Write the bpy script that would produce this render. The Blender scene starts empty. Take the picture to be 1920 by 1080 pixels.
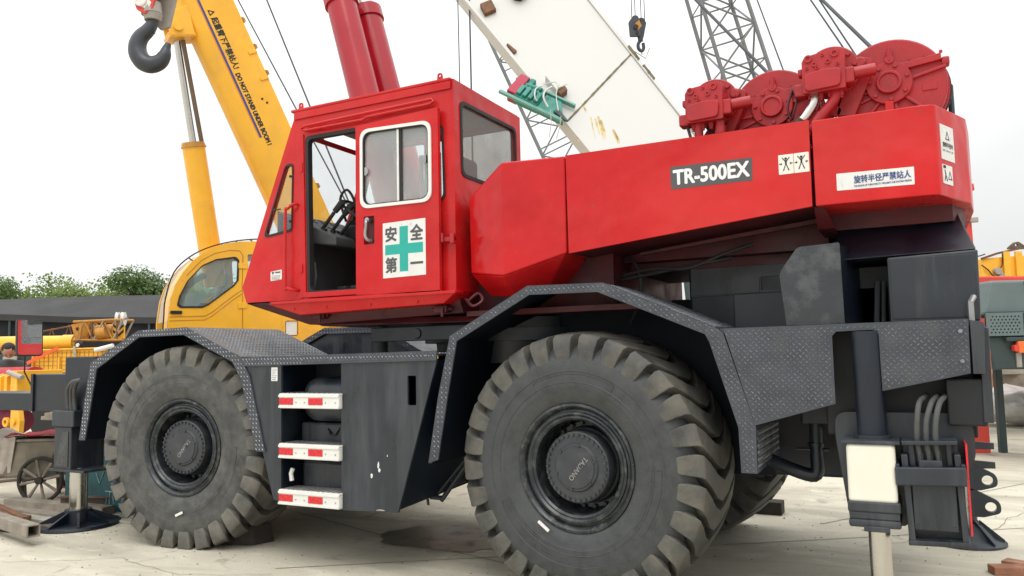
import bpy, bmesh, math, random
from mathutils import Vector, Matrix
from mathutils.geometry import tessellate_polygon
random.seed(7)
R = math.radians
scene = bpy.context.scene
COL = scene.collection

# ------------------------------------------------------------------ camera
cam_d = bpy.data.cameras.new('camera'); cam = bpy.data.objects.new('camera', cam_d); COL.objects.link(cam)
cam_d.sensor_width = 36; cam_d.lens = 27.604; cam_d.clip_start = 0.05; cam_d.clip_end = 2000
CR, CU, CF = Vector((.88820, .45898, -.02086)), Vector((.05687, -.06477, .99628)), Vector((-.45592, .88608, .08363))
m3 = Matrix((CR, CU, -CF)).transposed()
cam.matrix_world = Matrix.Translation((2.1272, -4.9933, 1.6911)) @ m3.to_4x4()
scene.camera = cam

# ------------------------------------------------------------------ sky, sun, exposure
SUN_EL, SUN_AZ = R(56), R(152)          # azimuth from +Y clockwise: behind the camera, to its right
world = bpy.data.worlds.new('World'); scene.world = world; world.use_nodes = True
wn, wl = world.node_tree.nodes, world.node_tree.links
bg = wn['Background']
sky = wn.new('ShaderNodeTexSky'); sky.sky_type = 'NISHITA'; sky.sun_disc = False
sky.sun_elevation = SUN_EL; sky.sun_rotation = SUN_AZ; sky.dust_density = 4; sky.air_density = 1.5
tc = wn.new('ShaderNodeTexCoord'); nz = wn.new('ShaderNodeTexNoise'); nz.inputs['Scale'].default_value = 1.6
nz.inputs['Detail'].default_value = 5; nz.inputs['Roughness'].default_value = .5
mpn = wn.new('ShaderNodeMapping'); mpn.inputs['Scale'].default_value = (1, 1, 2.2); mpn.inputs['Location'].default_value = (2.3, .4, 0)
wl.new(tc.outputs['Generated'], mpn.inputs['Vector']); wl.new(mpn.outputs['Vector'], nz.inputs['Vector'])
rp = wn.new('ShaderNodeValToRGB'); rp.color_ramp.elements[0].position = .35; rp.color_ramp.elements[1].position = .62
rp.color_ramp.elements[0].color = (8.9, 9.1, 9.2, 1); rp.color_ramp.elements[1].color = (10.6, 10.6, 10.55, 1)
wl.new(nz.outputs['Fac'], rp.inputs['Fac'])
sx = wn.new('ShaderNodeSeparateXYZ'); wl.new(tc.outputs['Generated'], sx.inputs[0])
zp = wn.new('ShaderNodeMath'); zp.operation = 'POWER'; zp.inputs[1].default_value = 1.8; zp.use_clamp = True; zc = wn.new('ShaderNodeMath'); zc.operation = 'MAXIMUM'; zc.inputs[1].default_value = 0; wl.new(sx.outputs['Z'], zc.inputs[0]); wl.new(zc.outputs[0], zp.inputs[0])
dt = wn.new('ShaderNodeVectorMath'); dt.operation = 'DOT_PRODUCT'; dt.inputs[1].default_value = (-.888, -.459, 0); wl.new(tc.outputs['Generated'], dt.inputs[0])     # cloud thins a little toward one side
hd_x = wn.new('ShaderNodeMath'); hd_x.operation = 'MULTIPLY_ADD'; hd_x.inputs[1].default_value = .20; hd_x.inputs[2].default_value = 1.0; wl.new(dt.outputs['Value'], hd_x.inputs[0])
zr0 = wn.new('ShaderNodeMapRange'); zr0.inputs[3].default_value = 1.0; zr0.inputs[4].default_value = 2.85; wl.new(zp.outputs[0], zr0.inputs[0])
zr_ = wn.new('ShaderNodeMath'); zr_.operation = 'MULTIPLY'; wl.new(zr0.outputs[0], zr_.inputs[0]); wl.new(hd_x.outputs[0], zr_.inputs[1])   # overcast: brighter overhead
om = wn.new('ShaderNodeMix'); om.data_type = 'RGBA'; om.blend_type = 'MULTIPLY'; om.inputs['Factor'].default_value = 1; wl.new(rp.outputs['Color'], om.inputs[6]); wl.new(zr_.outputs[0], om.inputs[7])
mx = wn.new('ShaderNodeMix'); mx.data_type = 'RGBA'; mx.inputs['Factor'].default_value = .94
wl.new(sky.outputs['Color'], mx.inputs[6]); wl.new(om.outputs[2], mx.inputs[7]); wl.new(mx.outputs[2], bg.inputs['Color'])
bg.inputs['Strength'].default_value = .080
sun_d = bpy.data.lights.new('sun', 'SUN'); sun_d.energy = .7; sun_d.angle = R(24); sun_d.color = (1, .965, .91)
sun = bpy.data.objects.new('sun', sun_d); COL.objects.link(sun)
sdir = Vector((math.sin(SUN_AZ) * math.cos(SUN_EL), math.cos(SUN_AZ) * math.cos(SUN_EL), math.sin(SUN_EL)))
sun.rotation_euler = (-sdir).to_track_quat('-Z', 'Y').to_euler(); sun.location = (0, 0, 30)
vs = scene.view_settings; vs.view_transform = 'Standard'; vs.look = 'None'; vs.exposure = 0.3; vs.gamma = 1; vs.use_curve_mapping = False
scene.cycles.max_bounces = 7; scene.cycles.transparent_max_bounces = 14

# ------------------------------------------------------------------ materials
MATS = {}
def pbr(name, col, rough=.5, metal=0, var=.15, vscale=2.0, dirt=None, amt=0, dscale=2.0, streak=False, bump=0, bscale=60, spec=.5, thr=(.5, .75), coat=0, grime=0, wavy=0):
    m = bpy.data.materials.new(name); m.use_nodes = True; n, l = m.node_tree.nodes, m.node_tree.links
    b = n['Principled BSDF']; g = n.new('ShaderNodeNewGeometry')
    b.inputs['Roughness'].default_value = rough; b.inputs['Metallic'].default_value = metal; b.inputs['Specular IOR Level'].default_value = spec
    if coat: b.inputs['Coat Weight'].default_value = coat; b.inputs['Coat Roughness'].default_value = .08
    a = n.new('ShaderNodeTexNoise'); a.inputs['Scale'].default_value = vscale; a.inputs['Detail'].default_value = 6
    l.new(g.outputs['Position'], a.inputs['Vector'])
    mr = n.new('ShaderNodeMapRange'); mr.inputs[1].default_value = .3; mr.inputs[2].default_value = .7; mr.inputs[3].default_value = 1 - var; mr.inputs[4].default_value = 1 + var
    l.new(a.outputs['Fac'], mr.inputs[0])
    mu = n.new('ShaderNodeMix'); mu.data_type = 'RGBA'; mu.blend_type = 'MULTIPLY'; mu.inputs['Factor'].default_value = 1
    mu.inputs[6].default_value = (*col, 1); l.new(mr.outputs[0], mu.inputs[7]); out = mu.outputs[2]
    rm = n.new('ShaderNodeMapRange'); rm.inputs[1].default_value = .3; rm.inputs[2].default_value = .7
    rm.inputs[3].default_value = max(.03, rough - .09); rm.inputs[4].default_value = min(1, rough + .12); l.new(a.outputs['Fac'], rm.inputs[0])
    rout = rm.outputs[0]
    if dirt:
        d = n.new('ShaderNodeTexNoise'); d.inputs['Scale'].default_value = dscale; d.inputs['Detail'].default_value = 9; d.inputs['Roughness'].default_value = .66
        mp = n.new('ShaderNodeMapping'); mp.inputs['Scale'].default_value = (1.6, 1.6, .16) if streak else (1, 1, 1); mp.inputs['Location'].default_value = (3.1, 7.7, 1.3)
        l.new(g.outputs['Position'], mp.inputs['Vector']); l.new(mp.outputs['Vector'], d.inputs['Vector'])
        dr = n.new('ShaderNodeMapRange'); dr.inputs[1].default_value = thr[0]; dr.inputs[2].default_value = thr[1]; dr.inputs[4].default_value = amt
        l.new(d.outputs['Fac'], dr.inputs[0])
        dm = n.new('ShaderNodeMix'); dm.data_type = 'RGBA'; l.new(dr.outputs[0], dm.inputs['Factor']); l.new(out, dm.inputs[6]); dm.inputs[7].default_value = (*dirt, 1); out = dm.outputs[2]
        r2 = n.new('ShaderNodeMix'); l.new(dr.outputs[0], r2.inputs['Factor']); l.new(rout, r2.inputs[2]); r2.inputs[3].default_value = .8; rout = r2.outputs[0]
    if grime:                                     # fine specks and scuffs
        gn = n.new('ShaderNodeTexNoise'); gn.inputs['Scale'].default_value = 34; gn.inputs['Detail'].default_value = 10; gn.inputs['Roughness'].default_value = .72
        gp = n.new('ShaderNodeMapping'); gp.inputs['Scale'].default_value = (1, 1, .45); l.new(g.outputs['Position'], gp.inputs['Vector']); l.new(gp.outputs['Vector'], gn.inputs['Vector'])
        gr = n.new('ShaderNodeMapRange'); gr.inputs[1].default_value = .60; gr.inputs[2].default_value = .70; gr.inputs[4].default_value = grime; l.new(gn.outputs['Fac'], gr.inputs[0])
        gl_ = n.new('ShaderNodeTexNoise'); gl_.inputs['Scale'].default_value = 1.3; gl_.inputs['Detail'].default_value = 3; l.new(g.outputs['Position'], gl_.inputs['Vector'])
        gk = n.new('ShaderNodeMapRange'); gk.inputs[1].default_value = .42; gk.inputs[2].default_value = .62; l.new(gl_.outputs['Fac'], gk.inputs[0])
        gm_ = n.new('ShaderNodeMath'); gm_.operation = 'MULTIPLY'; l.new(gr.outputs[0], gm_.inputs[0]); l.new(gk.outputs[0], gm_.inputs[1])
        gx = n.new('ShaderNodeMix'); gx.data_type = 'RGBA'; l.new(gm_.outputs[0], gx.inputs['Factor']); l.new(out, gx.inputs[6]); gx.inputs[7].default_value = (.09, .075, .065, 1); out = gx.outputs[2]
    l.new(out, b.inputs['Base Color']); l.new(rout, b.inputs['Roughness'])
    if wavy:                                      # sheet metal that is not quite flat
        wv = n.new('ShaderNodeTexNoise'); wv.inputs['Scale'].default_value = 2.6; wv.inputs['Detail'].default_value = 2; l.new(g.outputs['Position'], wv.inputs['Vector'])
        wb_ = n.new('ShaderNodeBump'); wb_.inputs['Strength'].default_value = wavy; wb_.inputs['Distance'].default_value = .05; l.new(wv.outputs['Fac'], wb_.inputs['Height']); l.new(wb_.outputs['Normal'], b.inputs['Normal'])
    if bump and not wavy:
        bn = n.new('ShaderNodeTexNoise'); bn.inputs['Scale'].default_value = bscale; bn.inputs['Detail'].default_value = 4
        l.new(g.outputs['Position'], bn.inputs['Vector'])
        bb = n.new('ShaderNodeBump'); bb.inputs['Strength'].default_value = bump; bb.inputs['Distance'].default_value = .02
        l.new(bn.outputs['Fac'], bb.inputs['Height']); l.new(bb.outputs['Normal'], b.inputs['Normal'])
    MATS[name] = m; return m
def glass(name, tint, dust=.0, dcol=(.5, .5, .48), gloss=1.0):
    m = bpy.data.materials.new(name); m.use_nodes = True; n, l = m.node_tree.nodes, m.node_tree.links
    n.remove(n['Principled BSDF']); o = n['Material Output']
    t = n.new('ShaderNodeBsdfTransparent'); t.inputs[0].default_value = (*tint, 1)
    gl = n.new('ShaderNodeBsdfGlossy'); gl.inputs['Roughness'].default_value = .03
    lw = n.new('ShaderNodeLayerWeight'); lw.inputs[0].default_value = .5
    pw = n.new('ShaderNodeMath'); pw.operation = 'POWER'; pw.inputs[1].default_value = 4; l.new(lw.outputs['Facing'], pw.inputs[0])
    f = n.new('ShaderNodeMapRange'); f.inputs[3].default_value = .05 * gloss; f.inputs[4].default_value = .8; l.new(pw.outputs[0], f.inputs[0])
    s = n.new('ShaderNodeMixShader'); l.new(f.outputs[0], s.inputs[0]); l.new(t.outputs[0], s.inputs[1]); l.new(gl.outputs[0], s.inputs[2])
    d = n.new('ShaderNodeBsdfDiffuse'); d.inputs[0].default_value = (*dcol, 1)
    g = n.new('ShaderNodeNewGeometry'); nzz = n.new('ShaderNodeTexNoise'); nzz.inputs['Scale'].default_value = 3; nzz.inputs['Detail'].default_value = 7
    l.new(g.outputs['Position'], nzz.inputs['Vector'])
    mr = n.new('ShaderNodeMapRange'); mr.inputs[1].default_value = .3; mr.inputs[2].default_value = .7; mr.inputs[3].default_value = dust * .7; mr.inputs[4].default_value = min(1, dust * 1.3)
    l.new(nzz.outputs['Fac'], mr.inputs[0])
    s2 = n.new('ShaderNodeMixShader'); l.new(mr.outputs[0], s2.inputs[0]); l.new(s.outputs[0], s2.inputs[1]); l.new(d.outputs[0], s2.inputs[2])
    l.new(s2.outputs[0], o.inputs['Surface']); MATS[name] = m; return m

pbr('red', (.50, .008, .010), .20, var=.15, vscale=1.0, dirt=(.54, .045, .036), amt=.6, dscale=.8, thr=(.46, .72), wavy=.7, grime=.85, spec=.31)
pbr('red_dusty', (.37, .010, .015), .42, var=.14, vscale=5, dirt=(.20, .02, .022), amt=.65, dscale=7, bump=.05, bscale=40, grime=.9)
pbr('red_cylinder', (.36, .008, .018), .22, var=.1, vscale=2, spec=.5, grime=.4)
pbr('red_dark', (.075, .004, .008), .5, var=.25, vscale=4, dirt=(.012, .009, .010), amt=.8, dscale=5)  # darker copy of the red: shade under the body is in the colour
pbr('navy', (.005, .009, .017), .38, var=.25, vscale=3, dirt=(.030, .036, .044), amt=.6, dscale=2.2, bump=.02, bscale=30)
pbr('navy_panel', (.020, .025, .033), .33, var=.22, vscale=3, dirt=(.078, .083, .088), amt=.75, dscale=5, streak=True, thr=(.47, .76), wavy=.3, grime=.5)
pbr('sheen_plate', (.026, .029, .034), .20, metal=0, spec=.6, var=.2, vscale=4, dirt=(.13, .135, .14), amt=.55, dscale=8, thr=(.48, .75), bump=.6, bscale=5)  # pale mottling: scuffs, and broken reflection put into the colour
pbr('tread_plate', (.058, .065, .078), .33, metal=.3, var=.2, vscale=6, dirt=(.10, .10, .095), amt=.6, dscale=7)
pbr('tread_lug', (.25, .26, .285), .26, metal=.5, var=.3, vscale=9, dirt=(.10, .10, .10), amt=.7, dscale=12)
pbr('rubber', (.035, .039, .041), .46, var=.3, vscale=7, dirt=(.072, .075, .074), amt=.7, dscale=12, thr=(.36, .70), bump=.14, bscale=70)
pbr('tread_rubber', (.048, .049, .048), .5, var=.3, vscale=6, dirt=(.145, .134, .108), amt=.85, dscale=4.5, thr=(.36, .64), bump=.16, bscale=40)
pbr('tread_rubber_dusty', (.070, .069, .064), .6, var=.3, vscale=6, dirt=(.19, .178, .15), amt=.85, dscale=4, thr=(.36, .64), bump=.16, bscale=40)
pbr('rubber_dusty', (.050, .052, .051), .55, var=.3, vscale=7, dirt=(.13, .127, .113), amt=.75, dscale=9, thr=(.40, .68), bump=.14, bscale=70)
pbr('rim', (.032, .037, .040), .28, metal=.4, var=.3, vscale=8, dirt=(.17, .168, .16), amt=.6, dscale=14, thr=(.5, .72), bump=.06, bscale=30)
pbr('hub', (.034, .038, .044), .42, var=.2, vscale=8, dirt=(.09, .088, .08), amt=.6, dscale=9, bump=.05, bscale=50)
pbr('well_shade', (.003, .006, .012), .6, var=.3, spec=.25)  # near black: the wheel-arch shade is put into the colour
pbr('black', (.008, .009, .012), .5, var=.2)
pbr('black_rubber', (.018, .018, .018), .6, var=.2)
pbr('hose', (.07, .072, .07), .65, var=.2, vscale=20)
pbr('white', (.74, .73, .69), .42, grime=.5, var=.04, dirt=(.5, .47, .40), amt=.4, dscale=3, thr=(.55, .8))
pbr('white_sleeve', (.78, .75, .64), .30, grime=.4, var=.03, dirt=(.70, .66, .52), amt=.35, dscale=2)
pbr('sticker', (.70, .70, .68), .45, grime=.6, var=.06, vscale=12, dirt=(.5, .47, .44), amt=.3, dscale=8)
pbr('sticker_cream', (.74, .72, .64), .5, var=.05)
pbr('label_grey', (.075, .075, .078), .5, var=.1)
pbr('label_white', (.76, .76, .76), .5, var=.06, grime=.6)
pbr('ink', (.015, .015, .016), .6, var=.1)
pbr('ink_blue', (.03, .06, .20), .6, var=.1)
pbr('green_cross', (.012, .36, .30), .5, var=.06, vscale=14)
pbr('reflector_red', (.62, .02, .03), .25, var=.12, vscale=40)
pbr('reflector_orange', (.80, .16, .03), .3, var=.1)
pbr('chrome', (.58, .56, .52), .24, metal=1, var=.05, vscale=4)
pbr('steel', (.34, .34, .34), .38, metal=.8, var=.15, vscale=8)
pbr('yellow', (.88, .45, .028), .34, wavy=.2, grime=.4, var=.08, vscale=1.5, dirt=(.62, .33, .07), amt=.4, dscale=3, coat=.1)
pbr('yellow_dark', (.45, .20, .02), .5, var=.2, vscale=4, dirt=(.16, .09, .04), amt=.7, dscale=4)
pbr('rust', (.16, .075, .035), .8, var=.3, vscale=8, dirt=(.06, .035, .022), amt=.8, dscale=9, bump=.2)
pbr('brown_rod', (.13, .085, .05), .5, var=.2)
pbr('stripe_blue', (.045, .055, .19), .5, var=.08)
pbr('stripe_orange', (.70, .22, .02), .5, var=.08)
pbr('hook_steel', (.040, .046, .056), .40, var=.12, vscale=5, spec=.5)
pbr('block_grey', (.36, .33, .29), .55, var=.12, vscale=4, dirt=(.2, .17, .13), amt=.6, dscale=5)
pbr('lattice_grey', (.17, .18, .185), .5, var=.15)
pbr('cable', (.045, .048, .055), .6, var=.1)
pbr('white_plate', (.57, .565, .535), .6, var=.03, vscale=.6, dirt=(.66, .60, .46), amt=.55, dscale=.55, streak=True, thr=(.58, .85))
pbr('moss_seam', (.16, .13, .07), .85, var=.4, vscale=6, dirt=(.05, .055, .035), amt=.8, dscale=5)
pbr('engine_green', (.015, .22, .17), .42, var=.15, vscale=5, dirt=(.03, .10, .08), amt=.6, dscale=6)
pbr('pale_green', (.13, .33, .28), .5, var=.1)
pbr('engine_red', (.36, .02, .05), .5, var=.2, vscale=4)
pbr('net_roof', (.036, .035, .035), .9, var=.10, vscale=.5, dirt=(.055, .053, .052), amt=.6, dscale=.35)
pbr('net_wall', (.010, .010, .013), .9, var=.2)
pbr('bark', (.09, .065, .045), .9, var=.3, vscale=5, bump=.3, bscale=20)
pbr('wood_grey', (.26, .225, .18), .85, var=.25, vscale=6, dirt=(.10, .085, .065), amt=.7, dscale=7, bump=.3, bscale=24)
pbr('wood_dark', (.035, .029, .022), .85, var=.3, vscale=9, dirt=(.09, .075, .06), amt=.5, dscale=9, bump=.3, bscale=30)
pbr('cart_metal', (.23, .20, .15), .8, var=.25, vscale=5, dirt=(.10, .065, .04), amt=.8, dscale=4, streak=True, bump=.15)
pbr('steel_rusty', (.12, .085, .065), .7, var=.3, vscale=6, dirt=(.05, .04, .035), amt=.7, dscale=6)
pbr('steel_pale', (.34, .32, .27), .7, var=.2, vscale=3, dirt=(.2, .17, .12), amt=.6, dscale=3)
pbr('cloth_red', (.30, .025, .035), .9, var=.25, vscale=8, bump=.3, bscale=30)
pbr('cloth_pale', (.44, .39, .33), .9, var=.2, vscale=8, dirt=(.25, .17, .14), amt=.6, dscale=9, bump=.3, bscale=30)
pbr('teal_steel', (.012, .085, .095), .5, var=.2, vscale=4, dirt=(.02, .03, .03), amt=.6, dscale=4)
pbr('chalk', (.30, .42, .42), .9, var=.3, vscale=30)
pbr('machine_green', (.115, .155, .155), .45, var=.1, vscale=3, dirt=(.18, .19, .18), amt=.4, dscale=3)
pbr('machine_dark', (.03, .05, .05), .5, var=.15)
pbr('plastic_wrap', (.66, .65, .63), .35, var=.12, vscale=5, bump=.4, bscale=12)
pbr('orange_strap', (.80, .12, .04), .7, var=.1)
pbr('signal_red', (.62, .05, .03), .4, var=.1)
pbr('drum_red', (.40, .02, .035), .6, var=.25, vscale=12)
pbr('rope_purple', (.16, .02, .05), .8, var=.3, vscale=20)
pbr('interior', (.045, .047, .050), .7, var=.2, vscale=5)
pbr('interior_dark', (.010, .012, .020), .8, var=.2)
pbr('seat_grey', (.20, .21, .21), .85, var=.12, vscale=6, bump=.1)
pbr('dashboard', (.06, .063, .066), .65, var=.2, vscale=9)
pbr('curtain', (.46, .47, .48), .9, var=.06)
pbr('skin', (.42, .24, .16), .6, var=.08)
pbr('hair', (.012, .010, .010), .6, var=.2)
pbr('jacket', (.055, .058, .055), .9, var=.25, vscale=9, bump=.2, bscale=20)
pbr('trousers', (.03, .034, .045), .9, var=.2)
pbr('brick', (.30, .13, .075), .85, var=.2, vscale=9, dirt=(.45, .38, .30), amt=.5, dscale=8, bump=.2)
pbr('rust_run', (.55, .42, .20), .85, var=.3, vscale=9)
pbr('grit', (.26, .24, .20), .9, var=.5, vscale=40)
pbr('rubber_seal', (.012, .012, .013), .6, var=.1)
pbr('joint', (.25, .23, .18), .95, var=.25, vscale=5)
glass('glass_clear', (.965, .98, .98), .035, (.55, .57, .56))
glass('glass_dusty', (.95, .97, .97), .17, (.78, .81, .81), 1.6)
glass('glass_rear', (.78, .77, .74), .27, (.27, .26, .23))
glass('glass_teal', (.86, .94, .925), .15, (.5, .6, .58), 1.5)
glass('mesh_veil', (.4, .4, .4), .5, (.03, .03, .03))

# mirror glass
mm = bpy.data.materials.new('mirror'); mm.use_nodes = True; mb = mm.node_tree.nodes['Principled BSDF']
mb.inputs['Base Color'].default_value = (.82, .84, .84, 1); mb.inputs['Metallic'].default_value = 1; mb.inputs['Roughness'].default_value = .02; MATS['mirror'] = mm

def concrete():
    m = bpy.data.materials.new('concrete'); m.use_nodes = True; n, l = m.node_tree.nodes, m.node_tree.links; b = n['Principled BSDF']
    g = n.new('ShaderNodeNewGeometry')
    def noise(sc, det=8, ro=.6, mscale=(1, 1, 1), loc=(0, 0, 0), dist=0):
        mp = n.new('ShaderNodeMapping'); mp.inputs['Scale'].default_value = mscale; mp.inputs['Location'].default_value = loc
        mp.inputs['Rotation'].default_value = (0, 0, R(-27))
        t = n.new('ShaderNodeTexNoise'); t.inputs['Scale'].default_value = sc; t.inputs['Detail'].default_value = det; t.inputs['Roughness'].default_value = ro; t.inputs['Distortion'].default_value = dist
        l.new(g.outputs['Position'], mp.inputs['Vector']); l.new(mp.outputs['Vector'], t.inputs['Vector']); return t.outputs['Fac']
    def mixc(fac, a, c, lo, hi, amt):
        mr = n.new('ShaderNodeMapRange'); mr.inputs[1].default_value = lo; mr.inputs[2].default_value = hi; mr.inputs[4].default_value = amt; l.new(fac, mr.inputs[0])
        x = n.new('ShaderNodeMix'); x.data_type = 'RGBA'; l.new(mr.outputs[0], x.inputs['Factor'])
        if isinstance(a, tuple): x.inputs[6].default_value = (*a, 1)
        else: l.new(a, x.inputs[6])
        x.inputs[7].default_value = (*c, 1); return x.outputs[2]
    c = mixc(noise(.7), (.56, .52, .415), (.44, .405, .315), .35, .7, .9)
    c = mixc(noise(.35, mscale=(1, 3.2, 1), loc=(4, 2, 0), dist=1.2), c, (.25, .225, .17), .48, .72, .75)       # tyre-swept dirt
    c = mixc(noise(1.7, mscale=(1, 2.2, 1), loc=(9, 3, 0), dist=.8), c, (.66, .62, .505), .52, .72, .7)
    c = mixc(noise(2.6, loc=(1, 8, 0), dist=.6), c, (.17, .15, .115), .60, .72, .65)         # oil spots
    c = mixc(noise(30, det=5), c, (.29, .265, .21), .55, .75, .45)
    l.new(c, b.inputs['Base Color']); b.inputs['Roughness'].default_value = .82
    bp = n.new('ShaderNodeBump'); bp.inputs['Strength'].default_value = .25; bp.inputs['Distance'].default_value = .01
    l.new(noise(22, det=8, ro=.7), bp.inputs['Height']); l.new(bp.outputs['Normal'], b.inputs['Normal'])
    MATS['concrete'] = m
concrete()
pbr('damp', (.20, .18, .14), .34, var=.25, vscale=3, dirt=(.13, .118, .09), amt=.7, dscale=6)
def leafmat(name, col):
    m = bpy.data.materials.new(name); m.use_nodes = True; n, l = m.node_tree.nodes, m.node_tree.links; b = n['Principled BSDF']
    g = n.new('ShaderNodeNewGeometry'); a = n.new('ShaderNodeTexNoise'); a.inputs['Scale'].default_value = 1.1; a.inputs['Detail'].default_value = 3
    l.new(g.outputs['Position'], a.inputs['Vector'])
    x = n.new('ShaderNodeMix'); x.data_type = 'RGBA'; l.new(a.outputs['Fac'], x.inputs['Factor'])
    x.inputs[6].default_value = (*[c * .6 for c in col], 1); x.inputs[7].default_value = (*[c * 1.5 for c in col], 1)
    l.new(x.outputs[2], b.inputs['Base Color']); b.inputs['Roughness'].default_value = .6
    t = n.new('ShaderNodeBsdfTranslucent'); l.new(x.outputs[2], t.inputs[0]); s = n.new('ShaderNodeMixShader'); s.inputs[0].default_value = .3
    l.new(b.outputs[0], s.inputs[1]); l.new(t.outputs[0], s.inputs[2]); l.new(s.outputs[0], n['Material Output'].inputs['Surface']); MATS[name] = m
leafmat('leaf_dark', (.10, .165, .042)); leafmat('leaf_light', (.20, .27, .07)); leafmat('leaf_mid', (.145, .215, .055))

# ------------------------------------------------------------------ mesh helpers
X, Y_, Z = Vector((1, 0, 0)), Vector((0, 1, 0)), Vector((0, 0, 1))
WM = {}
def area2(p): return sum(p[i][0] * p[(i + 1) % len(p)][1] - p[(i + 1) % len(p)][0] * p[i][1] for i in range(len(p))) / 2
def fillet(pts, r, n=4):
    out = []; N = len(pts)
    for i in range(N):
        p = Vector(pts[i]).to_2d() if len(pts[i]) > 2 else Vector(pts[i]); a = Vector(pts[i - 1]) - p; b = Vector(pts[(i + 1) % N]) - p
        rr = r[i] if isinstance(r, (list, tuple)) else r
        if rr <= 0: out.append(tuple(p)); continue
        la, lb = a.length, b.length; a.normalize(); b.normalize()
        ang = a.angle(b)
        if ang > 3.1: out.append(tuple(p)); continue
        t = min(rr / math.tan(ang / 2), la * .49, lb * .49); s, e = p + a * t, p + b * t
        for k in range(n + 1):
            u = k / n; out.append(tuple((1 - u) ** 2 * s + 2 * u * (1 - u) * p + u * u * e))
    return out
def rect(x0, x1, z0, z1): return [(x0, z0), (x1, z0), (x1, z1), (x0, z1)]
def circ(cx, cy, r, n=20): return [(cx + r * math.cos(2 * math.pi * i / n), cy + r * math.sin(2 * math.pi * i / n)) for i in range(n)]
def inside(p, poly):
    c = False; x, y = p; n = len(poly)
    for i in range(n):
        x1, y1 = poly[i]; x2, y2 = poly[i - 1]
        if (y1 > y) != (y2 > y) and x < (x2 - x1) * (y - y1) / (y2 - y1) + x1: c = not c
    return c
class FR:
    """flat frame: origin, u, v; n = u x v points out of the surface"""
    def __init__(s, o, u, v): s.o, s.u = Vector(o), Vector(u).normalized(); v = Vector(v); s.v = (v - s.u * v.dot(s.u)).normalized(); s.n = s.u.cross(s.v)
    def __call__(s, a, b, c=0): return s.o + s.u * a + s.v * b + s.n * c
def side(y): return FR((0, y, 0), X, Z)          # XZ plane whose normal is -Y, toward the street side of the crane
class MB:
    def __init__(s): s.bm = bmesh.new()
    def face(s, pts):
        try: return s.bm.faces.new([s.bm.verts.new(Vector(p)) for p in pts])
        except ValueError: return None
    def _bev(s, faces, bev, seg):
        if bev > 0:
            bmesh.ops.recalc_face_normals(s.bm, faces=faces)
            es = list({e for f in faces for e in f.edges if len(e.link_faces) == 2 and e.calc_face_angle(0) > .3})
            bmesh.ops.bevel(s.bm, geom=es, offset=bev, segments=seg, affect='EDGES', profile=.5, clamp_overlap=True)
    def box(s, x0, x1, y0, y1, z0, z1, bev=0, seg=2, mtx=None):
        P = [Vector((x, y, z)) for x in (x0, x1) for y in (y0, y1) for z in (z0, z1)]
        if mtx is not None: P = [mtx @ p for p in P]
        v = [s.bm.verts.new(p) for p in P]
        fs = [s.bm.faces.new([v[i] for i in q]) for q in ((0, 1, 3, 2), (4, 6, 7, 5), (0, 4, 5, 1), (2, 3, 7, 6), (0, 2, 6, 4), (1, 5, 7, 3))]
        s._bev(fs, bev, seg); return s
    def hexa(s, P, bev=0, seg=2):                 # 8 points: 4 of one end loop, 4 of the other
        v = [s.bm.verts.new(Vector(p)) for p in P]
        fs = [s.bm.faces.new([v[i] for i in q]) for q in ((3, 2, 1, 0), (4, 5, 6, 7), (0, 1, 5, 4), (1, 2, 6, 5), (2, 3, 7, 6), (3, 0, 4, 7))]
        s._bev(fs, bev, seg); return s
    def prism(s, pts, fr, c0, c1, bev=0, seg=2):  # polygon in a frame, from depth c0 to c1 along its normal
        if area2(pts) < 0: pts = pts[::-1]
        if c0 > c1: c0, c1 = c1, c0
        a = [s.bm.verts.new(fr(u, v, c0)) for u, v in pts]; b = [s.bm.verts.new(fr(u, v, c1)) for u, v in pts]; n = len(pts)
        fs = [s.bm.faces.new(a[::-1]), s.bm.faces.new(b)] + [s.bm.faces.new((a[i], a[(i + 1) % n], b[(i + 1) % n], b[i])) for i in range(n)]
        s._bev(fs, bev, seg); return s
    def plate(s, outer, holes, fr, c0, c1):       # polygon with holes, extruded
        if c0 > c1: c0, c1 = c1, c0
        loops = [outer if area2(outer) > 0 else outer[::-1]] + [h if area2(h) < 0 else h[::-1] for h in holes]
        flat = [p for L in loops for p in L]
        tris = tessellate_polygon([[Vector((p[0], p[1], 0)) for p in L] for L in loops])
        a = [s.bm.verts.new(fr(u, v, c0)) for u, v in flat]; b = [s.bm.verts.new(fr(u, v, c1)) for u, v in flat]
        for t in tris:
            p = [flat[i] for i in t]
            if abs(area2(p)) < 1e-10: continue
            t = t if area2(p) > 0 else t[::-1]
            try: s.bm.faces.new([b[i] for i in t]); s.bm.faces.new([a[i] for i in t[::-1]])
            except ValueError: pass
        k = 0
        for L in loops:
            n = len(L)
            for i in range(n):
                j = (i + 1) % n
                try: s.bm.faces.new((a[k + i], a[k + j], b[k + j], b[k + i]))
                except ValueError: pass
            k += n
        return s
    def cyl(s, p0, p1, r0, r1=None, seg=20, cap=True):
        p0, p1 = Vector(p0), Vector(p1); r1 = r0 if r1 is None else r1; d = (p1 - p0).normalized()
        a = d.orthogonal().normalized(); b = d.cross(a)
        A, B = [], []
        for i in range(seg):
            t = 2 * math.pi * i / seg; w = a * math.cos(t) + b * math.sin(t); A.append(s.bm.verts.new(p0 + w * r0)); B.append(s.bm.verts.new(p1 + w * r1))
        for i in range(seg): s.bm.faces.new((A[i], A[(i + 1) % seg], B[(i + 1) % seg], B[i]))
        if cap: s.bm.faces.new(A[::-1]); s.bm.faces.new(B)
        return s
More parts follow.
